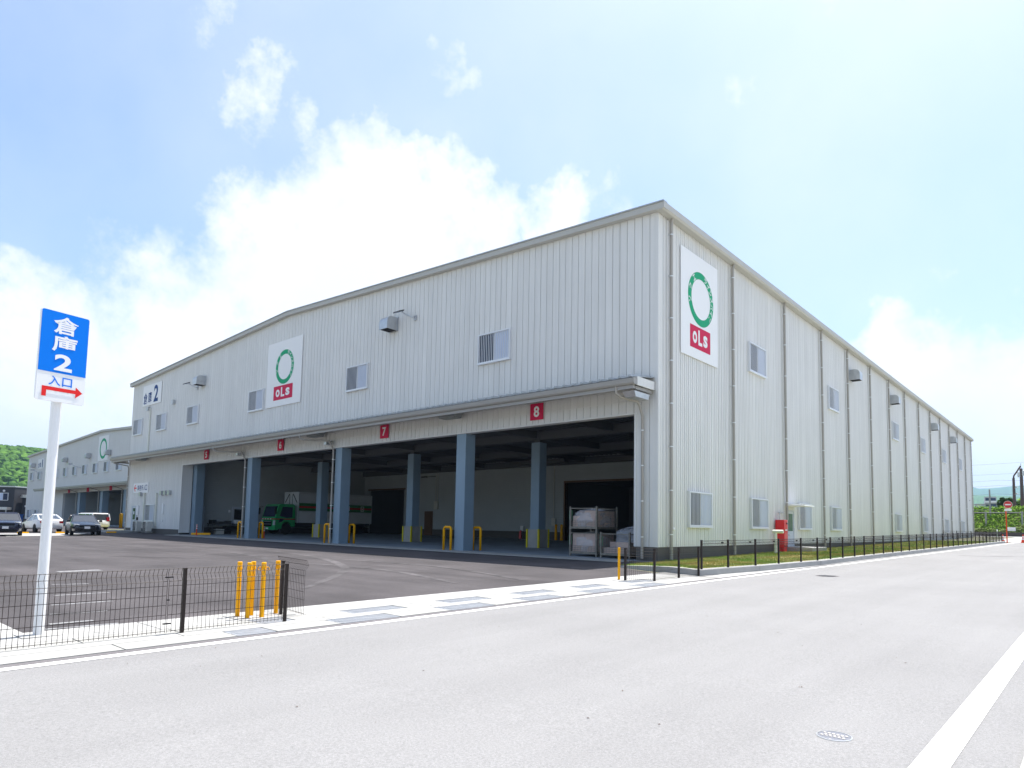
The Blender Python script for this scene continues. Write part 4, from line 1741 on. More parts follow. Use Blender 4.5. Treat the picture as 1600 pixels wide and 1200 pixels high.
# ------------------------------------------------------------------ workbench and clutter in bay 5
g0 = gz(-41, 3) + .03
t = thing('workbench', 'dark workbench loaded with tools against the left dock wall', 'table', (-41.3, 3.2, g0))
b = MB()
b.box(-.45, .45, -1.0, 1.5, .80, .86)
b.build('tabletop', M_DARKGREY, t)
for sx in (-.4, .36):
    for sy in (-.95, 1.4):
        b = MB()
        b.box(sx, sx + .05, sy, sy + .05, 0, .80)
        b.build('leg', M_DARKGREY, t)
b = MB()
b.box(-.42, .42, -.9, 1.4, .28, .32)
b.build('shelf', M_DARKGREY, t)
for i, (x, y, z, sx, sy, sz, m_, lab) in enumerate([(.0, -.75, .86, .25, .2, .28, M_BLACK, 'black tool case at the near end of the workbench'),
                                                    (.1, -.2, .86, .2, .35, .16, M_DARKGREY, 'dark flat case in the middle of the workbench'),
                                                    (.0, .45, .86, .2, .2, .22, M_DARKGREY, 'dark grey box on the workbench'),
                                                    (.1, 1.15, .86, .2, .2, .30, M_WHITE, 'white box at the far end of the workbench'),
                                                    (.15, -.3, 0, .25, .3, .42, M_ACWHITE, 'pale box on the floor under the workbench'),
                                                    (.1, .6, .32, .25, .5, .35, M_BLACK, 'black crate on the lower shelf of the workbench')]):
    b = MB()
    b.box(-sx, sx, -sy, sy, 0, sz * .8)
    b.box(-sx - .01, sx + .01, -sy - .01, sy + .01, sz * .8, sz)
    tag(b.build('storage_box', m_, None, (-41.3 + x, 3.2 + y, g0 + z + .001), bevel=.012), lab, 'box')

# ------------------------------------------------------------------ pallet racks with cartons
def rack_meshes(w, d, h):
    r = .032
    res = []
    for sx in (-1, 1):
        for sy in (-1, 1):
            b = MB()
            b.box(sx * (w / 2) - r, sx * (w / 2) + r, sy * (d / 2) - r, sy * (d / 2) + r, 0, h)
            res.append(('post', b.mesh('post', M_RUST)))
    b = MB()
    for sy in (-1, 1):
        b.box(-w / 2 + r, w / 2 - r, sy * d / 2 - .028, sy * d / 2 + .028, .10, .19)
    for sx in (-1, 1):
        b.box(sx * w / 2 - .028, sx * w / 2 + .028, -d / 2 + r, d / 2 - r, .10, .19)
    b.box(-w / 2 + .03, w / 2 - .03, -d / 2 + .03, d / 2 - .03, .15, .172)
    res.append(('deck', b.mesh('deck', M_RUST)))
    b = MB()
    for sy in (1,):
        b.box(-w / 2 + r, w / 2 - r, sy * d / 2 - .02, sy * d / 2 + .02, h - .09, h - .05)
    for sx in (-1, 1):
        b.box(sx * w / 2 - .02, sx * w / 2 + .02, -d / 2 + r, d / 2 - r, h - .09, h - .05)
    b.box(-w / 2 + r, w / 2 - r, -d / 2 - .02, -d / 2 + .02, h - .09, h - .06)
    res.append(('top_rail', b.mesh('top_rail', M_RUST)))
    b = MB()
    for k in range(9):
        x = -w / 2 + r + (w - 2 * r) * (k + .5) / 9
        b.tube([(x, -d / 2, .19), (x, -d / 2, .42)], .006, 4, False)
    for z in (.26, .34, .42):
        b.tube([(-w / 2, -d / 2, z), (w / 2, -d / 2, z)], .006, 4, False)
    for k in range(10):
        y = -d / 2 + r + (d - 2 * r) * (k + .5) / 10
        b.tube([(w / 2, y, .19), (w / 2, y, h - .09)], .006, 4, False)
    for z in (.26, .4, .54, .68, .82):
        b.tube([(w / 2, -d / 2, z), (w / 2, d / 2, z)], .006, 4, False)
    res.append(('side_mesh', b.mesh('side_mesh', M_RUST)))
    b = MB()
    b.box(-w / 2 - .05, -w / 2 - .035, -d / 2 - .02, -d / 2 + .16, .45, .85)
    res.append(('tag', b.mesh('tag', M_TAG)))
    return res


RM = rack_meshes(1.3, 1.45, 1.0)
M_FILM = mat('stretch_film', (0.78, 0.80, 0.86), 0.25, spec=0.6, alpha=0.32)
M_FILM2 = mat('stretch_film_clear', (0.70, 0.74, 0.82), 0.2, spec=0.6, alpha=0.18)


def film(label, x, y, z, w, d, h, seed, m_=None):
    """crumpled film draped over a load: a noisy closed shell"""
    b = MB()
    n, mrows = 26, 9
    vs, fs = [], []
    for j in range(mrows + 1):
        v = j / mrows
        k = 1.0 if v < .72 else math.sqrt(max(.0, 1 - ((v - .72) / .28) ** 2))
        for i in range(n):
            a = 2 * math.pi * i / n
            ca, sa = math.cos(a), math.sin(a)
            sq = 1 / max(abs(ca), abs(sa)) ** .8
            nz = noise.noise(Vector((ca * 2 + seed, sa * 2, v * 4)))
            rx = w / 2 * ca * sq * (k * .98 + .02) * (1 + .05 * nz)
            ry = d / 2 * sa * sq * (k * .98 + .02) * (1 + .05 * nz)
            vs.append((x + rx, y + ry, z + h * v * (1 + .10 * noise.noise(Vector((ca * 3, sa * 3 + seed, 1))))))
    for j in range(mrows):
        for i in range(n):
            p, q = j * n + i, j * n + (i + 1) % n
            fs.append((p, q, q + n, p + n))
    b.add(vs, fs)
    return tag(b.build('stretch_film', m_ or M_FILM, None, smooth=False), label, 'plastic film')


def rack(x, y, z, label, load, lab_c, grp, first=[None]):
    if first[0] is None:
        t = thing('pallet_rack', label, 'pallet rack', (x, y, z), group='steel pallet racks at bay 8')
        for nm, me in RM:
            link(nm, me, t)
        first[0] = t
    else:
        t = dup(first[0], (x, y, z), label=label)
    cw, cd, chh = .585, .43, load[2]
    nx, ny, nzv = load[0], load[1], load[3]
    for k in range(nzv):
        for j in range(ny):
            for i in range(nx):
                if load[4] and k == nzv - 1 and i == 0 and j == 0:
                    continue
                o = link('carton', CART[chh], None, (x + load[5] + (i - (nx - 1) / 2) * (cw + .004) + rnd.uniform(-.008, .008),
                                                     y + load[6] + (j - (ny - 1) / 2) * (cd + .004) + rnd.uniform(-.008, .008), z + .173 + k * (chh + .002)))
                lay = ('bottom', 'second layer', 'third layer')[k]
                side = ('left', 'right')[i]
                tag(o, '%s %s front carton of the %s' % (lay, side, lab_c) if j == 0 else
                    'brown carton %s behind the front ones of the %s' % ('at the side' if i else 'deep', lab_c), 'carton', grp)


def carton(h):
    b = MB()
    b.box(-.29, .29, -.213, .213, 0, h)
    b.cur = 1
    b.box(-.291, .291, -.03, .03, h - .0005, h + .001)
    b.box(-.055, .055, -.2145, -.213, h * .58, h * .72)
    b.box(.29, .2915, -.05, .05, h * .58, h * .72)
    return b.mesh('carton', [M_CARTON, M_TAPE])


M_TAPE = mat('carton_print', (0.56, 0.46, 0.38), 0.5)
CART = {.25: carton(.25), .22: carton(.22)}
rz = gz(-4, 1) + .03
rack(-3.75, 1.33, rz, 'rusty pallet rack at the bottom of the two-high stack', (2, 3, .25, 3, 0, 0, 0),
     'lower rack in the stack', 'cartons on the lower rack of the stack')
rack(-3.75, 1.33, rz + 1.0, 'rusty pallet rack standing on top of another one', (2, 3, .22, 3, 1, 0, 0),
     'upper rack in the stack', 'cartons on the upper rack of the stack')
rack(-2.10, 1.15, gz(-2, 1) + .03, 'low single pallet rack beside the door edge, right of the rack stack', (2, 3, .22, 2, 1, 0, 0),
     'low single rack', 'cartons on the single rack')
film('clear crumpled film round the cartons of the lower rack', -3.75, 1.33, rz + .175, 1.19, 1.32, .80, 1.3)
film('clear crumpled film over the cartons of the upper rack', -3.75, 1.33, rz + 1.175, 1.19, 1.32, .74, 4.7)
film('loose heap of white plastic film over the single rack', -1.90, 1.40, rz + .42, 1.05, 1.05, .78, 8.1)
film('pale film bulging round the bottom cartons of the single rack', -2.0, 1.15, rz + .175, 1.06, 1.27, .30, 6.4, M_FILM2)
# fire extinguisher
ex, ey = -21.3, 16.55
t = thing('fire_extinguisher', 'small red fire extinguisher with a white notice at the back dock wall', 'fire extinguisher', (ex, ey, gz(ex, ey) + .03))
b = MB()
b.lathe([(.11, 0), (.11, .48), (.09, .56), (.03, .60), (.03, .64), (.01, .65)], seg=14)
b.build('cylinder', M_REDBOX, t, smooth=True)
b = MB()
b.tube([(0, 0, .64), (.12, 0, .60), (.14, -.02, .3), (.13, 0, .12)], .016, 6)
b.build('hose', M_BLACK, t)
b = MB()
b.box(-.14, .14, .12, .14, .62, .98)
b.build('notice', M_WHITE, t)

# ------------------------------------------------------------------ truck in bay 6
M_TRUCK = mat('truck_green', (0.02, 0.40, 0.12), 0.3, coat=0.4)
M_TRUCKBOX = mat('truck_box_panel', (0.66, 0.68, 0.69), 0.5, var=0.03)
M_STRIPE = mat('stripe_red', (0.50, 0.03, 0.015), 0.4)
M_BGREEN = mat('band_green', (0.02, 0.17, 0.04), 0.45)
M_LAMP = mat('lamp_glass', (0.62, 0.66, 0.70), 0.1, spec=0.8)
M_CHASSIS = mat('chassis', (0.02, 0.02, 0.022), 0.7)
tx, ty = -39.55, 6.1
tr = thing('box_truck', 'green cab box truck with a red striped green band parked in the dock', 'truck', (tx, ty, gz(tx, ty + 4) + .03))
b = MB()
sec = [(0.0, .42), (0.0, 1.0), (.02, 1.32), (.16, 1.85), (.30, 2.28), (.45, 2.44), (1.55, 2.46), (1.72, 2.36), (1.76, 1.2), (1.76, .62), (1.42, .62), (1.36, .85), (1.15, 1.0), (.88, 1.0), (.67, .85), (.60, .60), (.58, .42)]
b.prism(sec, 0, -1.10, 1.10)
b.build('cab', M_TRUCK, tr, bevel=.03)
b = MB()
b.hexa([(-.98, .03, 1.40), (.98, .03, 1.40), (.98, .10, 1.40), (-.98, .10, 1.40)], [(-.94, .285, 2.26), (.94, .285, 2.26), (.94, .35, 2.26), (-.94, .35, 2.26)])
b.v = [(p[0], p[1] - .006, p[2]) for p in b.v]
b.build('windscreen', M_GLASS, tr)
for s in (-1, 1):
    b = MB()
    b.prism([(.40, 1.46), (1.02, 1.32), (1.50, 1.36), (1.50, 2.20), (.62, 2.22)], 0, s * 1.10 - .004, s * 1.10 + .006)
    b.build('side_window', M_GLASS, tr)
    b = MB()
    b.prism([(.30, .92), (.62, 1.02), (.80, 1.22), (.42, 1.24)], 0, s * 1.10 - .004, s * 1.10 + .006)
    b.build('lower_window', M_GLASS, tr)
    b = MB()
    b.box(s * 1.10 - .003, s * 1.10 + .004, .02, 1.75, 1.18, 1.26)
    b.build('side_stripe', M_STRIPE, tr)
    b = MB()
    b.tube([(s * 1.08, .10, 2.22), (s * 1.30, -.10, 2.20), (s * 1.32, -.10, 1.55)], .02, 6)
    b.box(s * 1.32 - .11, s * 1.32 + .11, -.14, -.06, 1.62, 2.12)
    b.build('mirror', M_BLACK, tr)
    b = MB()
    b.hexa([(s * .95 - .15, -.025, .72), (s * .95 + .15, -.025, .72), (s * .95 + .15, .08, .72), (s * .95 - .15, .08, .72)],
           [(s * .97 - .10, -.015, 1.10), (s * .97 + .13, -.015, 1.10), (s * .97 + .13, .08, 1.10), (s * .97 - .10, .08, 1.10)])
    b.build('headlight', M_LAMP, tr)
b = MB()
b.box(-1.09, 1.09, -.012, .03, 1.185, 1.27)
b.build('front_stripe', M_STRIPE, tr)
for k in range(4):
    b = MB()
    b.box(-.92 + k * .42, -.75 + k * .42, -.018, -.011, 1.185, 1.27)
    b.build('white_mark', M_WHITE, tr)
b = MB()
b.box(-.62, .62, -.02, .03, .62, 1.08)
b.build('grille', M_BLACK, tr)
for z in (.78, .98):
    b = MB()
    b.box(-.55, .55, -.03, -.019, z, z + .05)
    b.build('grille_bar', M_GALV, tr)
b = MB()
b.box(-1.12, 1.12, -.06, .30, .33, .60)
b.build('bumper', M_TRUCK, tr, bevel=.03)
b = MB()
b.box(-.20, .20, -.07, -.055, .40, .53)
b.build('number_plate', M_WHITE, tr)
b = MB()
b.box(-.42, .42, .5, 9.1, .55, .80)
b.box(-1.0, 1.0, 1.9, 9.1, .80, .95)
b.build('chassis', M_CHASSIS, tr)
b = MB()
b.box(-1.15, 1.15, 1.98, 9.25, .95, 3.50)
bx = b.build('cargo_box', M_TRUCKBOX, tr)
for s in (-1, 1):
    b = MB()
    b.box(s * 1.15 - .002, s * 1.15 + .004, 2.0, 9.23, 1.95, 2.58)
    b.build('green_band', M_BGREEN, bx)
    b = MB()
    b.box(s * 1.15 - .001, s * 1.15 + .007, 2.0, 9.23, 2.18, 2.34)
    b.build('red_band', M_STRIPE, bx)
    b = MB()
    for z in (1.90, 2.60, 3.38):
        b.box(s * 1.15 - .003, s * 1.15 + .02, 1.98, 9.25, z, z + .04)
    for y in (1.99, 5.5, 9.2):
        b.box(s * 1.15 - .003, s * 1.15 + .016, y, y + .05, .97, 3.38)
    b.build('side_rail', M_GALV, bx)
    for y0 in (2.12, 4.3, 6.6):
        b = MB()
        b.box(s * 1.15 - .002, s * 1.15 + .006, y0, y0 + 1.95, 1.12, 1.80)
        b.build('drop_panel', M_TRUCKBOX, bx)
    for y0 in (3.9, 6.55, 8.05):
        b = MB()
        z0, z1 = 2.04, 2.48
        xx0, xx1 = s * 1.15 - .001, s * 1.15 + .011
        for (a, c, d_, e) in ((y0, y0 + .05, z0, z1), (y0 + .29, y0 + .34, z0, z1), (y0 + .05, y0 + .29, z1 - .05, z1), (y0 + .05, y0 + .29, z0, z0 + .05),
                              (y0 + .10, y0 + .24, z0 + .2, z0 + .25), (y0 + .14, y0 + .19, z0 + .1, z0 + .2)):
            b.box(xx0, xx1, a, c, d_, e)
        b.build('white_mark', M_WHITE, bx)
b = MB()
b.box(-1.0, 1.0, 1.955, 1.975, 2.5, 3.42)
b.build('headboard', M_TRUCKBOX, bx)
b = MB()
b.hexa([(-1.0, 1.93, 2.62), (-.90, 1.93, 2.62), (-.90, 1.954, 2.62), (-1.0, 1.954, 2.62)], [(-.32, 1.93, 3.36), (-.22, 1.93, 3.36), (-.22, 1.954, 3.36), (-.32, 1.954, 3.36)])
b.hexa([(.90, 1.93, 2.62), (1.0, 1.93, 2.62), (1.0, 1.954, 2.62), (.90, 1.954, 2.62)], [(.22, 1.93, 3.36), (.32, 1.93, 3.36), (.32, 1.954, 3.36), (.22, 1.954, 3.36)])
for x in (-.25, .2):
    b.box(x, x + .04, 1.935, 1.953, 2.5, 3.3)
b.build('brace', M_DARKGREY, bx)


def wheel_mesh(r, w):
    b = MB()
    b.lathe([(r * .62, -w / 2), (r * .95, -w / 2), (r, -w / 2 + .03), (r, w / 2 - .03), (r * .95, w / 2), (r * .62, w / 2)], seg=24)
    ty_ = b.mesh('tyre', M_RUBBER)
    b = MB()
    b.lathe([(r * .63, -w * .42), (r * .63, w * .45), (r * .52, w * .40), (r * .30, w * .30), (r * .28, w * .46), (.01, w * .47)], seg=20)
    ri = b.mesh('rim', M_GALV)
    return ty_, ri


def wheel(parent, WMS, x, y, z, out):
    """axle along local x; out = +1/-1 points the rim outward"""
    o = bpy.data.objects.new('wheel', None)
    COL.objects.link(o)
    o.parent = parent
    o.location = (x, y, z)
    o.rotation_euler = (0, math.pi / 2 * out, 0)
    link('tyre', WMS[0], o)
    link('rim', WMS[1], o)
    return o


TW = wheel_mesh(.44, .26)
for s in (-1, 1):
    for y in (1.02, 6.9, 7.95):
        wheel(tr, TW, s * .96, y, .44, s)

# ------------------------------------------------------------------ cars
def make_car(label, x, y, heading, paint, kind='sedan', grp=None):
    """local +y is forward"""
    C_ = dict(sedan=dict(L=4.65, W=.875, H=1.45, hood=.95, nose=.72, tail=.98, fb=.95, ft=.15, rt=-1.15, rb=-1.75),
              hatch=dict(L=4.5, W=.88, H=1.46, hood=.92, nose=.70, tail=1.06, fb=1.05, ft=.2, rt=-.95, rb=-1.95),
              suv=dict(L=4.4, W=.89, H=1.55, hood=1.02, nose=.85, tail=1.05, fb=.85, ft=.2, rt=-1.5, rb=-1.95),
              van=dict(L=4.6, W=.85, H=1.62, hood=1.02, nose=.9, tail=.98, fb=1.75, ft=1.2, rt=-2.1, rb=-2.25))[kind]
    t = thing('parked_car' if kind != 'van' else 'parked_van', label, 'car' if kind != 'van' else 'van', (x, y, gz(x, y)), heading - math.pi / 2, grp)
    Lh, W, H = C_['L'] / 2, C_['W'], C_['H']
    st = [(Lh, .62, .40, C_['nose'] - .12), (Lh - .06, .80, .28, C_['nose']), (Lh - .35, .95, .24, C_['nose'] + .08), (Lh * .55, 1.0, .24, C_['hood'] - .03),
          (C_['fb'] - .02, 1.0, .24, C_['hood']), (0, 1.0, .24, C_['hood'] + .02), (C_['rt'], 1.0, .24, C_['tail'] - .02), (-Lh + .45, .99, .26, C_['tail']),
          (-Lh + .08, .90, .30, C_['tail'] - .04), (-Lh, .80, .40, C_['tail'] - .16)]
    b = MB()
    vs, fs = [], []
    for (yy, k, zb, zt) in st:
        w = W * k
        zm = zb + (zt - zb) * .55
        half = [(w * .86, zb), (w * .99, zb + .10), (w, zm), (w * .95, zt - .05), (w * .80, zt + .005), (0, zt + .035)]
        ringp = [(px, yy, pz) for px, pz in half] + [(-px, yy, pz) for px, pz in half[-2::-1]]
        vs += ringp
    n = 11
    for i in range(len(st) - 1):
        for j in range(n):
            a, c = i * n + j, i * n + (j + 1) % n
            fs.append((a, a + n, c + n, c))
    fs.append(tuple(range(n)))
    fs.append(tuple(range((len(st) - 1) * n, len(st) * n))[::-1])
    b.add(vs, fs)
    b.build('body', paint, t, smooth=True)
    zb = C_['hood'] - .03
    zt = H - .06
    wb, wt = W * .90, W * .70 if kind != 'van' else W * .82
    b = MB()
    b.hexa([(-wb, C_['rb'], C_['tail'] - .06), (wb, C_['rb'], C_['tail'] - .06), (wb, C_['fb'], zb), (-wb, C_['fb'], zb)],
           [(-wt, C_['rt'], zt), (wt, C_['rt'], zt), (wt, C_['ft'], zt), (-wt, C_['ft'], zt)])
    b.build('windows', M_CARGLASS, t)
    b = MB()
    b.hexa([(-wt - .02, C_['rt'] - .05, zt - .02), (wt + .02, C_['rt'] - .05, zt - .02), (wt + .02, C_['ft'] + .05, zt - .02), (-wt - .02, C_['ft'] + .05, zt - .02)],
           [(-wt * .86, C_['rt'] + .08, H), (wt * .86, C_['rt'] + .08, H), (wt * .86, C_['ft'] - .1, H), (-wt * .86, C_['ft'] - .1, H)])
    b.build('roof', paint, t, bevel=.02)
    ym = (C_['ft'] + C_['rt']) / 2
    for s in (-1, 1):
        bars = [((C_['fb'] + .01, zb - .02), (C_['ft'] + .01, zt), .035), ((C_['rb'] - .01, C_['tail'] - .08), (C_['rt'] - .01, zt), .06),
                ((ym + .05, zb), (ym, zt), .035)]
        if kind in ('van', 'suv'):
            bars.append(((ym - 1.0, zb), (ym - 1.0, zt), .04))
        for (ya, za), (yc, zc), r in bars:
            b = MB()
            b.tube([(s * (wb + .005), ya, za), (s * (wt + .007), yc, zc)], r, 6)
            b.build('pillar', paint, t)
    for s in (-1, 1):
        b = MB()
        b.hexa([(s * W * .70 - .16, Lh - .20, C_['nose'] - .12), (s * W * .70 + .14, Lh - .28, C_['nose'] - .12), (s * W * .70 + .14, Lh - .36, C_['nose'] - .10), (s * W * .70 - .16, Lh - .3, C_['nose'] - .10)],
               [(s * W * .70 - .16, Lh - .10, C_['nose'] + .03), (s * W * .70 + .16, Lh - .20, C_['nose'] + .06), (s * W * .70 + .16, Lh - .40, C_['nose'] + .08), (s * W * .70 - .16, Lh - .36, C_['nose'] + .06)])
        b.v = [(p[0], p[1] + .075, p[2]) for p in b.v]
        b.build('headlight', M_LAMP, t)
        b = MB()
        zz = C_['tail'] - (.22 if kind != 'van' else .05)
        b.box(s * W * .72 - .14, s * W * .72 + .12, -Lh - .012, -Lh + .15, zz - .10, zz + (.08 if kind != 'van' else .3))
        b.build('tail_light', M_TAIL, t)
        b = MB()
        b.box(s * (W + .10) - .09, s * (W + .10) + .09, C_['fb'] - .35, C_['fb'] - .22, zb + .02, zb + .16)
        b.build('mirror', paint, t, bevel=.03)
        b = MB()
        for yy in (Lh - .88, -Lh + .95):
            b.lathe([(.37, -.005), (.37, .012), (.01, .012)], (0, 0, 0), 20)
            k = len(b.v) - 60
            b.v[k:] = [(s * (W * 1.0 - .006) + s * p[2], yy + p[0], .31 + p[1]) for p in b.v[k:]]
        b.build('wheel_arch', M_BLACK, t)
        for yy in (Lh - .88, -Lh + .95):
            wheel(t, CARW, s * (W - .085), yy, .31, s)
    b = MB()
    b.box(-W * .52, W * .52, Lh - .05, Lh + .012, C_['nose'] - .15, C_['nose'] - .03)
    b.build('grille', M_BLACK, t)
    b = MB()
    b.box(-W * .60, W * .60, Lh - .06, Lh + .006, .28, .44)
    b.build('air_intake', M_BLACK, t)
    b = MB()
    b.box(-.165, .165, Lh + .0, Lh + .022, .47, .63)
    b.build('number_plate', M_WHITE, t)
    b = MB()
    b.box(-.165, .165, -Lh - .02, -Lh, .60, .76)
    b.build('number_plate', M_WHITE, t)
    return t


M_CARGLASS = mat('car_glass', (0.03, 0.035, 0.04), 0.04, spec=1.0, coat=0.6)
M_TAIL = mat('tail_lamp', (0.45, 0.01, 0.015), 0.2)
M_PBLACK = mat('car_black', (0.005, 0.007, 0.016), 0.22, coat=0.35)
M_PNAVY = mat('car_navy', (0.008, 0.010, 0.030), 0.22, coat=0.35)
M_PWHITE = mat('car_white', (0.78, 0.79, 0.80), 0.3, coat=0.2)
CARW = wheel_mesh(.31, .20)
G_CARS = 'cars parked in the far yard'
make_car('black sedan facing the camera in front of the white van', -43.7, -5.65, math.atan2(-.155, .985), M_PBLACK, 'sedan', G_CARS)
make_car('dark navy car at the left edge of the yard facing the camera', -44.4, -9.95, math.atan2(-.19, .98), M_PNAVY, 'suv', G_CARS)
make_car('white car seen from behind with the sign pole crossing it', -53.7, -5.75, math.atan2(-.05, -.995), M_PWHITE, 'hatch', G_CARS)
make_car('white car mostly hidden behind the navy car', -55.4, -8.15, math.atan2(-.05, -.995), M_PWHITE, 'hatch', G_CARS)
make_car('white van parked behind the black sedan', -64.4, .75, math.atan2(-.07, -.99), M_PWHITE, 'van', G_CARS)

# ------------------------------------------------------------------ equipment standing by the warehouse
def ac_unit(x, y, label):
    z = gz(x, 0) + .08
    t = thing('air_conditioner', label, 'air conditioner', (x, y, z), group='outdoor air conditioner units')
    b = MB()
    b.box(-.45, .45, -.18, .18, .10, .88)
    b.build('casing', M_ACWHITE, t, bevel=.02)
    b = MB()
    b.box(-.43, .12, -.186, -.179, .13, .85)
    b.build('fan_opening', M_DARKGREY, t)
    for r in (.08, .15, .22, .29):
        b = MB()
        b.tube([(-.155 + r * math.cos(a * math.pi / 12), -.192, .49 + r * math.sin(a * math.pi / 12)) for a in range(25)], .006, 4, False)
        b.build('fan_guard', M_ACWHITE, t)
    b = MB()
    for k in range(6):
        b.box(.18, .42, -.186, -.179, .2 + .1 * k, .23 + .1 * k)
    b.build('louvre', M_DARKGREY, t)
    for s in (-1, 1):
        b = MB()
        b.box(s * .36 - .05, s * .36 + .05, -.26, .26, 0, .10)
        b.build('foot', M_CONC, t)


ac_unit(-48.45, -.52, 'pale air conditioner unit below the pipe duct next to the entrance step')
ac_unit(-46.25, -.52, 'pale air conditioner unit under the right end of the barred low window')
# red hydrant cabinet
hx, hy = .27, 11.42
hz = gz(1, 12) + .16
t = thing('hydrant_cabinet', 'tall bright red fire hose cabinet by the road side door', 'cabinet', (hx, hy, hz))
b = MB()
b.box(-.21, .21, -.24, .24, .10, 1.45)
b.build('body', M_REDBOX, t, bevel=.012)
for z0, z1 in ((.28, .72), (.735, 1.42)):
    b = MB()
    b.box(.211, .225, -.225, .225, z0, z1)
    b.build('door', M_REDBOX, t, bevel=.004)
b = MB()
b.box(.2255, .231, -.12, .12, .93, .99)
b.build('notice', M_WHITE, t)
b = MB()
b.tube([(.226, .08, 1.28), (.26, .08, 1.28)], .045, 10)
b.build('handle', M_BLACK, t)
for y in (-.14, .14):
    b = MB()
    for k in range(3):
        b.box(.2115, .216, y - .07 + k * .05, y - .04 + k * .05, .13, .23)
    b.build('vent', M_BLACK, t)
b = MB()
b.box(-.18, .18, -.2, .2, -.2, .10)
b.build('leg', M_REDBOX, t)
b = MB()
b.tube([(-.1, .05, 1.45), (-.1, .05, 1.75), (-.2, .3, 1.82), (-.2, .9, 1.82)], .03, 8)
b.build('conduit', M_GALV, t)
# white standpipe with a tee head
sx_, sy_ = .75, 9.35
t = thing('standpipe', 'ivory plastic vent pipe with a tee head left of the red cabinet', 'vent pipe', (sx_, sy_, gz(sx_, sy_) + .05))
b = MB()
b.lathe([(.07, 0), (.07, .95), (.02, .96)], seg=16)
b.build('pipe', M_PVC, t, smooth=True)
b = MB()
b.tube([(-.12, .0, 1.02), (-.10, .0, 1.02), (.34, .0, 1.02), (.36, .0, 1.02)], .08, 16)
b.build('tee_head', M_PVC, t, smooth=True)

# ------------------------------------------------------------------ second warehouse behind on the left
Y1 = 9.0
BX0, BXM, BX1 = -128.3, -91.0, -55.6
BE, BA = 11.75, 13.2
w1 = thing('warehouse', 'smaller looking ribbed warehouse farther back at the left behind the parked cars', 'warehouse', (0, 0, 0))


def z1roof(x):
    return BE + (BA - BE) * ((x - BX0) / (BXM - BX0) if x < BXM else (BX1 - x) / (BX1 - BXM))


PX0, PX1, PZ = -107.3, -66.0, 5.05
b = MB()
b.prism([(BX0, PZ), (BX1, PZ), (BX1, BE), (BXM, BA), (BX0, BE)], 1, Y1, Y1 + .3)
b.box(BX0, PX0, Y1, Y1 + .3, 1.0, PZ)
b.box(PX1, BX1, Y1, Y1 + .3, 1.0, PZ)
b.box(BX0, BX0 + .3, Y1 + .3, Y1 + 60, 1.0, BE)
b.box(BX1 - .3, BX1, Y1 + .3, Y1 + 60, 1.0, BE)
b.prism([(BX0, 0), (BX1, 0), (BX1, BE), (BXM, BA), (BX0, BE)], 1, Y1 + 60, Y1 + 60.3)
b.build('wall', M_CLAD, w1)
b = MB()
x = BX0 + .25
while x < BX1 - .2:
    zt = z1roof(x)
    z0 = 1.0 if (x < PX0 - .1 or x > PX1 + .1) else PZ + .02
    b.box(x, x + .20, Y1 - .012, Y1 - .002, z0, zt - .02)
    x += .33
b.build('wall_rib', M_CLAD, w1)['kind'] = 'stuff'
b = MB()
b.box(BX0 + .04, PX0 - .02, Y1 + .02, Y1 + .3, .1, .99)
b.build('plinth', M_PLINTH, w1)
b = MB()
b.box(PX1 + .02, BX1 - .04, Y1 + .02, Y1 + .3, .1, .99)
b.build('plinth', M_PLINTH, w1)
b = MB()
for xa, xb in ((BX0 - .25, BXM), (BXM, BX1 + .25)):
    za, zb = z1roof(xa), z1roof(xb)
    b.hexa([(xa, Y1 - .25, za - .08), (xb, Y1 - .25, zb - .08), (xb, Y1 + 60.5, zb - .08), (xa, Y1 + 60.5, za - .08)],
           [(xa, Y1 - .25, za + .2), (xb, Y1 - .25, zb + .2), (xb, Y1 + 60.5, zb + .2), (xa, Y1 + 60.5, za + .2)])
b.build('roof', M_TRIM, w1)
b = MB()
b.prism([(Y1 - 1.5, 5.62), (Y1 - 1.5, 5.85), (Y1 - .04, 6.08), (Y1 - .04, 5.80)], 0, -117.6, BX1 - .5)
b.build('canopy_roof', M_GUTTER, w1)
b = MB()
b.box(-117.5, BX1 - .6, Y1 - 1.40, Y1 - 1.28, 5.45, 5.615)
b.build('canopy_beam', M_GUTTER, w1)
b = MB()
b.box(PX0, PX1, Y1 + 9, Y1 + 9.2, .2, 5.4)
b.box(PX0 - .2, PX0, Y1 + .31, Y1 + 9, .2, 5.4)
b.box(PX1, PX1 + .2, Y1 + .31, Y1 + 9, .2, 5.4)
b.build('inner_wall', M_CLAD_IN, w1)
b = MB()
b.box(PX0, PX1, Y1 + .31, Y1 + 9, 5.42, 5.6)
b.build('ceiling', M_CEIL, w1)
b = MB()
b.box(PX0, PX1, Y1 - .8, Y1 + 9, .3, .48)
b.build('dock_floor', M_FLOOR, w1)
for x in (-99.85, -90.3, -81.5, -73.5):
    b = MB()
    b.box(x - .5, x + .5, Y1 + .05, Y1 + .8, .45, PZ - .02)
    b.build('column', M_COLUMN, w1)
    b = MB()
    b.tube([(x - .6, Y1 - 1.35, 5.5), (x - .6, Y1 - .1, 5.1), (x - .6, Y1 - .1, .5)], .06, 6)
    b.build('downpipe', M_PIPE, w1)
WM_B = win_meshes(1.9, 1.34, 8)


def window_b(o_, wm):
    w_ = link('window', wm[0], w1, matrix=frame(o_, (1, 0, 0), (0, 0, 1)))
    for me in wm[1]:
        link('pane', me, w_)
    link('grille', wm[2], w_)
    link('sill', wm[3], w_)


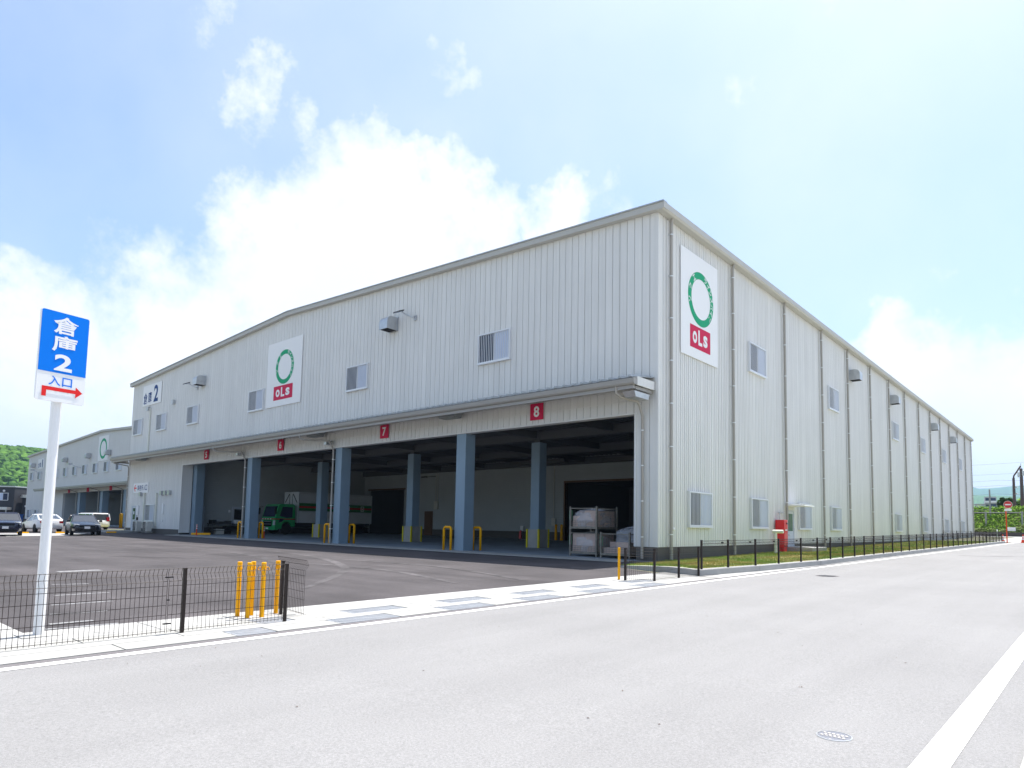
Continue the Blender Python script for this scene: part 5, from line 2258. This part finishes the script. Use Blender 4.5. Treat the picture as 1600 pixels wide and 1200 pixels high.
for x in (-125.4, -120.9, -116.4, -111.5, -106.8, -102.35, -97.8, -93.2, -88.7, -84.1, -79.0):
    window_b((x, Y1 - .04, 8.27), WM_B)
for x in (-125.5, -121.1):
    window_b((x, Y1 - .04, 2.0), WM_B)
for x in (-124.2, -106.5, -95.8, -87.7):
    h_ = link('vent_hood', ME_HOOD, w1, matrix=frame((x, Y1 - .04, 10.1), (1, 0, 0), (0, 0, 1)))
    link('hood_mouth', ME_HOODIN, h_)
for x in (-120.2, -100.2):
    b = MB()
    b.tube([(x + .7, Y1 - .05, 8.6), (x + .3, Y1 - .6, 8.75), (x - .3, Y1 - 1.1, 9.1)], .06, 6)
    b.box(x - .75, x - .15, Y1 - 1.4, Y1 - .9, 9.0, 9.22)
    b.build('floodlight', M_GALV, w1)
s = board('building_sign', 'white sign reading warehouse 1 on the farther warehouse at the left', (-120.5, Y1 - .06, 10.2), (1, 0, 0), 3.5, 1.65)
text('倉', s, M_NAVY, -1.15, -.2, .72, .9, .004, .012)
text('庫', s, M_NAVY, -.32, -.2, .72, .9, .004, .012)
text('1', s, M_NAVY, .85, .0, .45, 1.3, .004, .04)
s = board('company_sign', 'small distant white sign with a green ring on the farther warehouse', (-90.45, Y1 - .06, 10.85), (1, 0, 0), 4.0, 3.4)
ring(s, 0, -.05, 1.05, 1.4, .006, M_GREEN)
for n, x, lab in ((3, -104.2, 'tiny red bay sign on the farther warehouse, leftmost of its three'), (4, -95.6, 'tiny red bay sign on the farther warehouse, middle of its three'),
                  (4, -86.4, 'tiny red bay sign on the farther warehouse, rightmost of its three')):
    board('bay_sign', lab, (x, Y1 - .12, 5.42), (1, 0, 0), .85, .75, .05, M_RED, group='bay signs of the farther warehouse')
b = MB()
b.box(-.1, .1, -.1, .1, 0, 1)
for x, y, lab in ((-80.6, 6.6, 'yellow guard at the farther warehouse beside the white van'), (-73.3, 6.2, 'yellow guard at the farther warehouse near the warehouse corner')):
    o = link('hoop_guard', HOOP, None, (x, y, gz(x, y)))
    o.scale = (1.2, 1.6, 1.5)
    tag(o, lab, 'bollard', 'yellow guards at the farther warehouse')
tag(MB().box(-1.2, 1.2, -.7, .7, 0, 1.25).box(-1.28, 1.28, -.78, .78, 1.25, 1.36).build('container', M_BLUE2 if 'M_BLUE2' in globals() else mat('container_blue', (0.01, 0.09, 0.33), 0.5, var=.1), None,
    (-122.6, 6.6, gz(-122, 7)), bevel=.03), 'blue steel container beside the farther warehouse', 'container')

# ------------------------------------------------------------------ charcoal office at the far left
rx = Vector((.763, .646, 0)).normalized()
ox, oy = -138.0, 9.3
ofm = frame((ox, oy, .6), rx, (0, 0, 1))
of = thing('office_building', 'dark charcoal two storey office at the left edge in front of the wooded hill', 'building', matrix=ofm)
b = MB()
b.box(-16, 0, 0, 6.2, -9, 0)
b.build('wall', M_OFFICE, of)
b = MB()
b.box(-16.1, .1, 6.2, 6.42, -9.1, .1)
b.build('roof', M_GALV, of)
b = MB()
b.box(-2.9, -1.05, 3.75, 5.15, -.05, .10)
wn = b.build('window', M_ALU, of)
b = MB()
b.box(-2.8, -2.0, 3.85, 5.05, .102, .12)
b.build('pane', M_FROST, wn)
b = MB()
b.box(-1.95, -1.15, 3.85, 5.05, .102, .12)
b.build('pane', M_GLASS, wn)
b = MB()
b.box(-5.2, -.25, 2.05, 2.55, .0, 1.2)
b.build('porch_roof', M_GALV, of)
b = MB()
b.box(-.5, -.38, 0, 2.04, 1.0, 1.12)
b.build('porch_post', M_GALV, of)
b = MB()
b.lathe([(.2, 0), (.2, .12), (.05, .2)], (-1.9, 5.5, .0), 10)
b.build('wall_lamp', M_WHITE, of)
an = thing('annex', 'dark low annex with a light brown door beside the blue container', 'building',
           matrix=frame((ox + rx.x * .05 - .9, oy + rx.y * .05 + 1.2, .6), rx, (0, 0, 1)))
b = MB()
b.box(.15, 3.6, 0, 4.35, -6, 0)
b.build('wall', M_OFFICE, an)
b = MB()
b.box(.13, 3.7, 4.35, 4.55, -6.1, .5)
b.build('roof', M_GALV, an)
b = MB()
for k in range(6):
    b.box(.2 + k * .55, .45 + k * .55, 4.56, 4.9, -6, .3)
b.build('roof_rib', M_GALV, an)
b = MB()
b.box(2.0, 3.2, 0, 2.75, .0, .05)
b.build('door', mat('tan_door', (0.27, 0.20, 0.13), 0.7), an)
b = MB()
b.box(.75, 1.3, 2.65, 2.95, .0, .06)
b.build('notice', M_WHITE, an)
b = MB()
b.lathe([(.18, 0), (.18, .12), (.05, .2)], (2.2, 4.1, .12), 10)
b.build('wall_lamp', M_WHITE, an)

# ------------------------------------------------------------------ wooded hills
def ridge(name, cx, cy, tx, ty, s0, s1, hfun, depth, n, mrow, m_):
    """long ridge: s along (tx,ty), falling away to both sides by depth"""
    t = Vector((tx, ty)).normalized()
    nrm = Vector((-t.y, t.x))
    b = MB()
    vs, fs = [], []
    for i in range(n + 1):
        s = s0 + (s1 - s0) * i / n
        for j in range(mrow + 1):
            v = -1 + 2 * j / mrow
            h = hfun(s) * (1 - abs(v) ** 1.35) + 6 * noise.noise(Vector((s * .012, v * 3, cx * .01))) * (1 - abs(v))
            p = Vector((cx, cy)) + t * s + nrm * depth * v
            vs.append((p.x, p.y, h - 1))
    for i in range(n):
        for j in range(mrow):
            a = i * (mrow + 1) + j
            fs.append((a, a + 1, a + mrow + 2, a + mrow + 1))
    b.add(vs, fs)
    o = struct(b.build(name, m_, smooth=True))
    return vs, o


def blob_mesh(r):
    me = bpy.data.meshes.new('crown')
    bm = bmesh.new()
    bmesh.ops.create_icosphere(bm, subdivisions=2, radius=r)
    out = ([tuple(v.co) for v in bm.verts], [tuple(v.index for v in f.verts) for f in bm.faces])
    bm.free()
    return out


BV, BF = blob_mesh(1.0)


def add_crown(b, x, y, z, r, hr, seed, amp=.28):
    vs = []
    for v in BV:
        p = Vector(v)
        k = 1 + amp * noise.noise(p * 1.9 + Vector((seed, 0, 0))) + amp * .7 * noise.noise(p * 4.3 + Vector((0, seed, 0)))
        vs.append((x + p.x * r * k, y + p.y * r * k, z + p.z * hr * k))
    b.add(vs, BF)


t_l = Vector((.18, .983)).normalized()
hl = lambda s: max(6, 57 - .11 * s + 7 * noise.noise(Vector((s * .02, 3, 0)))) if s > 0 else 57 + .05 * (-s) + 8 * noise.noise(Vector((s * .012, 3, 0)))
vs, _ = ridge('hill', -640, 98, .18, .983, -420, 460, hl, 230, 60, 16, M_FOREST)
b = MB()
nl = Vector((-t_l.y, t_l.x))
cnt = 0
for i in range(2600):
    s = rnd.uniform(-60, 120)
    v = -rnd.random() ** .8 * .99
    h = hl(s) * (1 - abs(v) ** 1.35) + 6 * noise.noise(Vector((s * .012, v * 3, -6.4))) * (1 - abs(v))
    p = Vector((-640, 98)) + t_l * s + nl * 230 * v
    r = rnd.uniform(1.5, 3.6)
    add_crown(b, p.x, p.y, h - 1 + r * .35, r, r * rnd.uniform(.8, 1.15), i * 1.7, .34)
o = b.build('forest', M_FOREST)
o['kind'] = 'stuff'
o['label'] = 'dense green woodland covering the hill at the far left'
hf = lambda s: max(10, 165 + 30 * noise.noise(Vector((s * .0022, 1, 0))) - abs(s) * .06)
ridge('hill', -1830, 380, .2, .98, -900, 900, hf, 500, 60, 10, M_FOREST)
hr1 = lambda s: max(30, 215 + 45 * noise.noise(Vector((s * .0016, 5, 0))) + (38 if s < -70 else 0) * min(1, (-70 - s) / 100))
ridge('hill', -480, 5300, .99, .09, -2600, 2600, lambda q: 1.45 * hr1(q / 1.45), 1000, 90, 12, M_FOREST)
hr2 = lambda s: max(10, 105 - .09 * (s + 120) + 20 * noise.noise(Vector((s * .004, 9, 0)))) if s > -420 else 100
ridge('hill', -290, 3050, .99, .09, -1800, 2000, lambda q: 1.6 * hr2(q / 1.6), 650, 80, 12, M_FOREST)

# ------------------------------------------------------------------ railway embankment past the end of the road
def emb_z(x, y):
    base = gz(x, 90)
    if y < 91:
        return base
    if y < 96.5:
        return base + 3.9 * (y - 91) / 5.5
    return base + 3.9


b = MB()
exs = [-70 + 4 * i for i in range(41)]
eys = [90.5, 91, 92, 93.2, 94.4, 95.5, 96.5, 98, 104, 112, 120]
vs = []
for y in eys:
    for x in exs:
        z = emb_z(x, y) if y < 119 else gz(x, 90) - .5
        vs.append((x, y, z + (.25 * noise.noise(Vector((x * .3, y * .3, 0))) if 91 < y < 112 else -.05 if y < 91 else 0)))
n = len(exs)
b.add(vs, [(j * n + i, j * n + i + 1, (j + 1) * n + i + 1, (j + 1) * n + i) for j in range(len(eys) - 1) for i in range(n - 1)])
struct(b.build('embankment', mat('bank_earth', (0.14, 0.11, 0.06), 0.95, col2=(0.24, 0.19, 0.12), vscale=.5)))


def leaves(name, n, ptfun, size, m_, label):
    vs, fs = [], []
    for _ in range(n):
        x, y, z = ptfun()
        a = rnd.random() * 6.283
        tilt = rnd.uniform(-.9, .9)
        sz = size * rnd.uniform(.6, 1.3)
        u = Vector((math.cos(a), math.sin(a), tilt * .5)) * sz
        w = Vector((-math.sin(a) * .8, math.cos(a) * .8, rnd.uniform(-.7, .7))) * sz
        p = Vector((x, y, z))
        k = len(vs)
        vs += [p - u, p - w * .6 + u * .1, p + u, p + w * .6 + u * .1]
        fs.append((k, k + 1, k + 2, k + 3))
    b = MB()
    b.add(vs, fs)
    o = b.build(name, m_)
    o['kind'] = 'stuff'
    o['label'] = label
    return o


def kpt():
    while True:
        x, y = rnd.uniform(-14, 24), rnd.uniform(91.2, 97.5)
        if 6.3 < x < 9 and 92.2 < y < 93.6 and rnd.random() < .8:
            continue
        if x > 3.4 and noise.noise(Vector((x * .22, y * .5, 2))) < -.30:
            continue
        return x, y, emb_z(x, y) + abs(rnd.gauss(0, .22)) + .35 * max(0, noise.noise(Vector((x * .5, y * .8, 7))))


def spt():
    x = rnd.uniform(-14, 24)
    y = rnd.uniform(90.0, 92.2)
    hh = .9 + .9 * noise.noise(Vector((x * .35, 0, 4)))
    return x, y, gz(x, 90) + .3 + abs(rnd.random()) * max(.25, hh)


leaves('vines', 42000, kpt, .12, M_LEAF, 'bright green kudzu vines covering the railway embankment')
leaves('scrub', 9000, spt, .12, M_SCRUB, 'dull green scrub at the foot of the embankment')
b = MB()
b.box(-60, 70, 89.2, 89.5, gz(0, 89) - .2, gz(0, 89) + .55)
tag(b.build('low_wall', mat('dark_wall', (0.05, 0.042, 0.04), 0.9, var=.3, vscale=.6)), 'low dark brown wall along the foot of the green embankment', 'wall')
# rail fence half way up
t = thing('guard_rail', 'dark pipe rail with grey posts running across the green embankment', 'railing', (0, 93.1, 0))
b = MB()
b.tube([(-40, 0, 4.25), (4.2, 0, 4.25)], .09, 8)
b.build('rail', M_DARKGREY, t)
for x in [-38 + 4.2 * k for k in range(11)]:
    b = MB()
    b.box(x - .1, x + .1, -.1, .1, gz(x, 93) + 1.0, 4.45)
    b.build('post', M_CONCPOLE, t)
t = thing('guard_rail', 'brown horizontal beam along the top of the embankment', 'railing', (0, 97.6, 0))
b = MB()
b.box(-60, 60, -.06, .06, 4.95, 5.15)
b.build('rail', M_POLE, t)
for x in [-58 + 6 * k for k in range(20)]:
    b = MB()
    b.box(x - .06, x + .06, -.059, .059, 4.4, 4.945)
    b.build('post', M_POLE, t)
t = thing('notice_board', 'small white board on posts at the foot of the embankment', 'sign', (3.0, 90.0, gz(3, 90)))
b = MB()
b.box(-.45, .45, -.02, .02, .75, 1.25)
b.build('panel', M_WHITE, t)
for s in (-1, 1):
    b = MB()
    b.box(s * .3 - .02, s * .3 + .02, .021, .06, 0, 1.2)
    b.build('post', M_CONCPOLE, t)
t = thing('marker_post', 'short pale green marker post before the dark low wall', 'post', (1.5, 88.6, gz(1.5, 88.6)))
b = MB()
b.lathe([(.06, 0), (.06, .95), (.01, 1.0)], seg=8)
b.build('shaft', mat('marker_green', (.42, .55, .40), .6), t)
b = MB()
b.lathe([(.066, .72), (.066, .88)], seg=8)
b.build('band', M_WHITE, t)

# poles and overhead lines
t = thing('catenary_post', 'thin grey concrete line post standing in the vines', 'pole', (.15, 95.0, 2.5))
b = MB()
b.lathe([(.14, 0), (.10, 5.2), (.02, 5.22)], seg=8)
b.build('shaft', M_CONCPOLE, t)
b = MB()
b.box(-2.9, .0, -.04, .04, 3.0, 3.08)
b.box(-2.9, .0, -.04, .04, 2.2, 2.26)
b.build('arm', M_CONCPOLE, t)
t = thing('railway_mast', 'left brown railway mast with a bent arm reaching to the thicker mast', 'pole', (2.05, 108, 4.6))
b = MB()
b.lathe([(.24, 0), (.17, 5.6), (.02, 5.65)], seg=10)
b.build('shaft', M_POLE, t)
b = MB()
b.tube([(0, 0, 5.2), (.05, -.1, 5.9), (.6, -1.6, 6.5), (1.25, -4.6, 7.0)], .12, 6)
b.build('arm', M_POLE, t)
for z in (2.9, 3.9):
    b = MB()
    b.tube([(0, 0, z), (.45, -.6, z + .25), (.55, -.75, z + .05)], .06, 6)
    b.build('insulator', M_GALV, t)
t = thing('railway_mast', 'thick brown railway mast at the right edge with transformer cans', 'pole', (3.45, 102.5, 1.0))
b = MB()
b.lathe([(.30, 0), (.19, 10.2), (.02, 10.25)], seg=10)
b.build('shaft', M_POLE, t)
b = MB()
b.tube([(0, 0, 9.5), (0, 0, 11.0)], .03, 6)
b.build('tip', M_POLE, t)
for dx, z in ((-.28, 8.9), (.28, 9.1)):
    b = MB()
    b.lathe([(.2, 0), (.2, .75), (.05, .8)], (dx, -.1, z), 10)
    b.build('transformer', M_GALV, t)
for i, (z, y) in enumerate(((9.9, 108), (9.0, 107.5), (7.6, 106), (11.6, 300), (10.0, 300))):
    b = MB()
    pts = []
    for k in range(25):
        x = -60 + 5 * k
        pts.append((x, y, z * (1 if y < 200 else 2.6) + .9 * ((k % 12) / 6 - 1) ** 2 - .9))
    b.tube(pts, .013 if y < 200 else .03, 4, False)
    tag(b.build('overhead_wire', M_POLE), ['thin overhead wire, topmost of those above the embankment', 'thin overhead wire just under the topmost one', 'thin overhead wire low above the embankment',
                                           'very faint distant power line, the upper one', 'very faint distant power line, the lower one'][i], 'wire')

# trees on the embankment
def leafy_tree(x, y, z, h, r, label, seed, n=2600, m_=None, leaf=.22):
    t = thing('tree', label, 'tree', (x, y, z), group='trees on the embankment')
    rr = random.Random(seed)
    b = MB()
    b.tube([(0, 0, 0), (.1, 0, h * .35), (.0, .1, h * .6)], .16, 8, True, .08)
    for k in range(5):
        a = k * 1.26 + seed
        b.tube([(0, 0, h * (.3 + .06 * k)), (math.cos(a) * r * .5, math.sin(a) * r * .5, h * (.5 + .07 * k))], .06, 5, True, .02)
    b.build('trunk', M_BARK, t)
    clumps = [(rr.gauss(0, .5) * r, rr.gauss(0, .5) * r, h * rr.uniform(.35, .92), r * rr.uniform(.28, .5)) for _ in range(14)]
    vs, fs = [], []
    for _ in range(n):
        cx, cy, cz, cr = rr.choice(clumps)
        d = Vector((rr.gauss(0, 1), rr.gauss(0, 1), rr.gauss(0, 1))).normalized() * cr * rr.uniform(.55, 1.05)
        p = Vector((cx, cy, cz)) + d
        a = rr.random() * 6.28
        u = Vector((math.cos(a), math.sin(a), rr.uniform(-.6, .6))) * leaf * rr.uniform(.6, 1.2)
        w = Vector((-math.sin(a), math.cos(a), rr.uniform(-.6, .6))) * leaf * .6
        k = len(vs)
        vs += [p - u, p - w, p + u, p + w]
        fs.append((k, k + 1, k + 2, k + 3))
    b = MB()
    b.add(vs, fs)
    b.build('crown', m_ or M_LEAF2, t)


leafy_tree(.55, 110.5, 4.4, 2.7, 1.15, 'dark green bushy tree behind the no entry sign, leftmost of the trees', 1)
leafy_tree(2.3, 112.5, 4.4, 2.5, 1.2, 'dark green bushy tree between the no entry sign and the left mast', 2)
leafy_tree(4.4, 113, 4.4, 2.9, 1.6, 'mid green tree behind the two railway masts', 3, m_=M_LEAF)
leafy_tree(8.5, 112, 4.4, 3.2, 2.0, 'tree beyond the thick mast out at the right edge', 4)
leafy_tree(6.4, 96, 1.8, 4.3, 1.6, 'dark tree on the bank below the thick railway mast', 5)

# distant stepped apartment block
ap = thing('apartment_building', 'distant pale grey stepped apartment block in front of blue hills', 'building', (-28.5, 376, 2), rotz=R(8))
for k, (x0, x1, z1) in enumerate(((-6.5, -2.5, 14.2), (-2.49, 2.3, 17.6), (2.31, 4.6, 14.6), (4.61, 7.0, 11.4))):
    b = MB()
    b.box(x0, x1, -5 - .3 * k, 5, 0, z1)
    wl = b.build('wall', mat('apartment_wall', (0.42, 0.42, 0.44), 0.8), ap)
    for fl in range(int(z1 / 2.9)):
        b = MB()
        b.box(x0 + .3, x1 - .3, -5.06 - .3 * k, -4.9 - .3 * k, 1.2 + 2.9 * fl, 2.5 + 2.9 * fl)
        b.build('window', M_GLASS, wl)
        b = MB()
        b.box(x0 + .05, x1 - .05, -6.0 - .3 * k, -5.07 - .3 * k, .2 + 2.9 * fl, 1.0 + 2.9 * fl)
        b.build('balcony', M_WHITE, wl)

# ------------------------------------------------------------------ road end: sign and cones
t = thing('no_entry_sign', 'round red no entry sign on an orange pole at the road end', 'sign', (6.0, 49.0, gz(6.0, 49)))
b = MB()
b.tube([(0, 0, -.05), (0, 0, 3.55)], .045, 10)
b.build('pole', M_ORANGE, t)
b = MB()
b.tube([(0.17, -.07, 3.28), (.17, -.045, 3.28)], .31, 32)
b.build('disc', mat('sign_disc_red', (.62, .03, .03), .5), t)
b = MB()
b.tube([(0.17, -.072, 3.28), (.17, -.0705, 3.28)], .315, 32)
b.cyl((0.17, -.0695, 3.28), 1, .318, .01, 32)
b.build('rim', M_WHITE, t)
b = MB()
b.tube([(0.17, -.080, 3.28), (.17, -.073, 3.28)], .295, 32)
b.build('red_face', mat('sign_disc_red', (.62, .03, .03), .5), t)
b = MB()
b.box(-.04, .38, -.086, -.081, 3.23, 3.33)
b.build('white_bar', M_WHITE, t)
b = MB()
b.box(-.10, .42, -.07, -.05, 2.72, 2.93)
b.build('lower_plate', M_WHITE, t)
cone0 = None
for x, y, lab in ((5.78, 48.2, 'orange and white traffic cone left of the no entry sign pole'), (7.05, 50.0, 'orange and white traffic cone out on the road at the right edge')):
    if cone0 is None:
        t = thing('traffic_cone', lab, 'traffic cone', (x, y, gz(x, y)), group='cones at the road end')
        b = MB()
        b.box(-.19, .19, -.19, .19, 0, .04)
        b.build('base', M_ORANGE, t)
        b = MB()
        b.lathe([(.15, .04), (.035, .70), (.01, .705)], seg=16)
        b.build('body', M_ORANGE, t)
        for z in (.26, .46):
            b = MB()
            r0, r1 = .15 - .115 * (z - .04) / .66, .15 - .115 * (z + .08) / .66
            b.lathe([(r0 + .003, z), (r1 + .003, z + .12)], seg=16)
            b.build('band', M_WHITE, t)
        cone0 = t
    else:
        dup(cone0, (x, y, gz(x, y)), label=lab)

# ------------------------------------------------------------------ summer haze
hz_m = bpy.data.materials.new('summer_haze')
hz_m.use_nodes = True
nt = hz_m.node_tree
nt.nodes.clear()
pv = nt.nodes.new('ShaderNodeVolumePrincipled')
pv.inputs['Color'].default_value = (0.46, 0.68, 1.0, 1)
pv.inputs['Density'].default_value = 0.00016
pv.inputs['Anisotropy'].default_value = 0.2
mo = nt.nodes.new('ShaderNodeOutputMaterial')
nt.links.new(pv.outputs[0], mo.inputs['Volume'])
b = MB()
b.box(-6100, 3100, -1600, 7100, -2.2, 520)
o = b.build('haze', hz_m)
o['kind'] = 'stuff'
o['label'] = 'thin pale summer haze over the far hills'

# ------------------------------------------------------------------ road wear and litter
for k, (pts, w) in enumerate([([(-2, -15), (-6, -11), (-13, -8.6), (-22, -7.6)], .32), ([(-.4, -13.6), (-5, -9.6), (-12, -7.0), (-22, -5.9)], .30),
                              ([(0.8, -10.5), (-4, -9.3), (-10, -10.2), (-16, -13.5)], .28), ([(1.4, -8.8), (-4, -7.3), (-11, -8.2), (-18, -12)], .28)]):
    vs, fs = [], []
    for i in range(25):
        t_ = i / 24 * 3
        a = min(2, int(t_))
        f = t_ - a
        p0, p1 = Vector(pts[a]), Vector(pts[a + 1])
        pm = Vector(pts[max(0, a - 1)])
        pn_ = Vector(pts[min(3, a + 2)])
        q = .5 * ((2 * p0) + (p1 - pm) * f + (2 * pm - 5 * p0 + 4 * p1 - pn_) * f * f + (3 * p0 - pm - 3 * p1 + pn_) * f ** 3)
        n_ = Vector((.35, .94)) * w * (0.5 + .5 * math.sin(math.pi * i / 24))
        for v in (q - n_ * .5, q + n_ * .5):
            vs.append((v.x, v.y, gz(v.x, v.y) + .0035 + .0008 * k))
    for i in range(24):
        fs.append((2 * i, 2 * i + 2, 2 * i + 3, 2 * i + 1))
    b = MB()
    b.add(vs, fs)
    struct(b.build('tyre_mark', M_TYREMARK))
b = MB()
for _ in range(150):
    y = rnd.uniform(-20, 6)
    x = xr(y) + rnd.uniform(.2, 7.2) if rnd.random() < .75 else rnd.uniform(-10, 1.5)
    a, sz = rnd.random() * 6.28, rnd.uniform(.006, .016)
    z = gz(x, y) + .003
    ca, sa = math.cos(a) * sz, math.sin(a) * sz
    b.add([(x - ca, y - sa, z), (x + sa * .5, y - ca * .5, z + .004), (x + ca, y + sa, z + .002), (x - sa * .5, y + ca * .5, z + .006)], [(0, 1, 2, 3)])
o = b.build('leaf_litter', M_LITTER)
o['kind'] = 'stuff'
o['label'] = 'tiny dry brown leaf scraps scattered on the road'
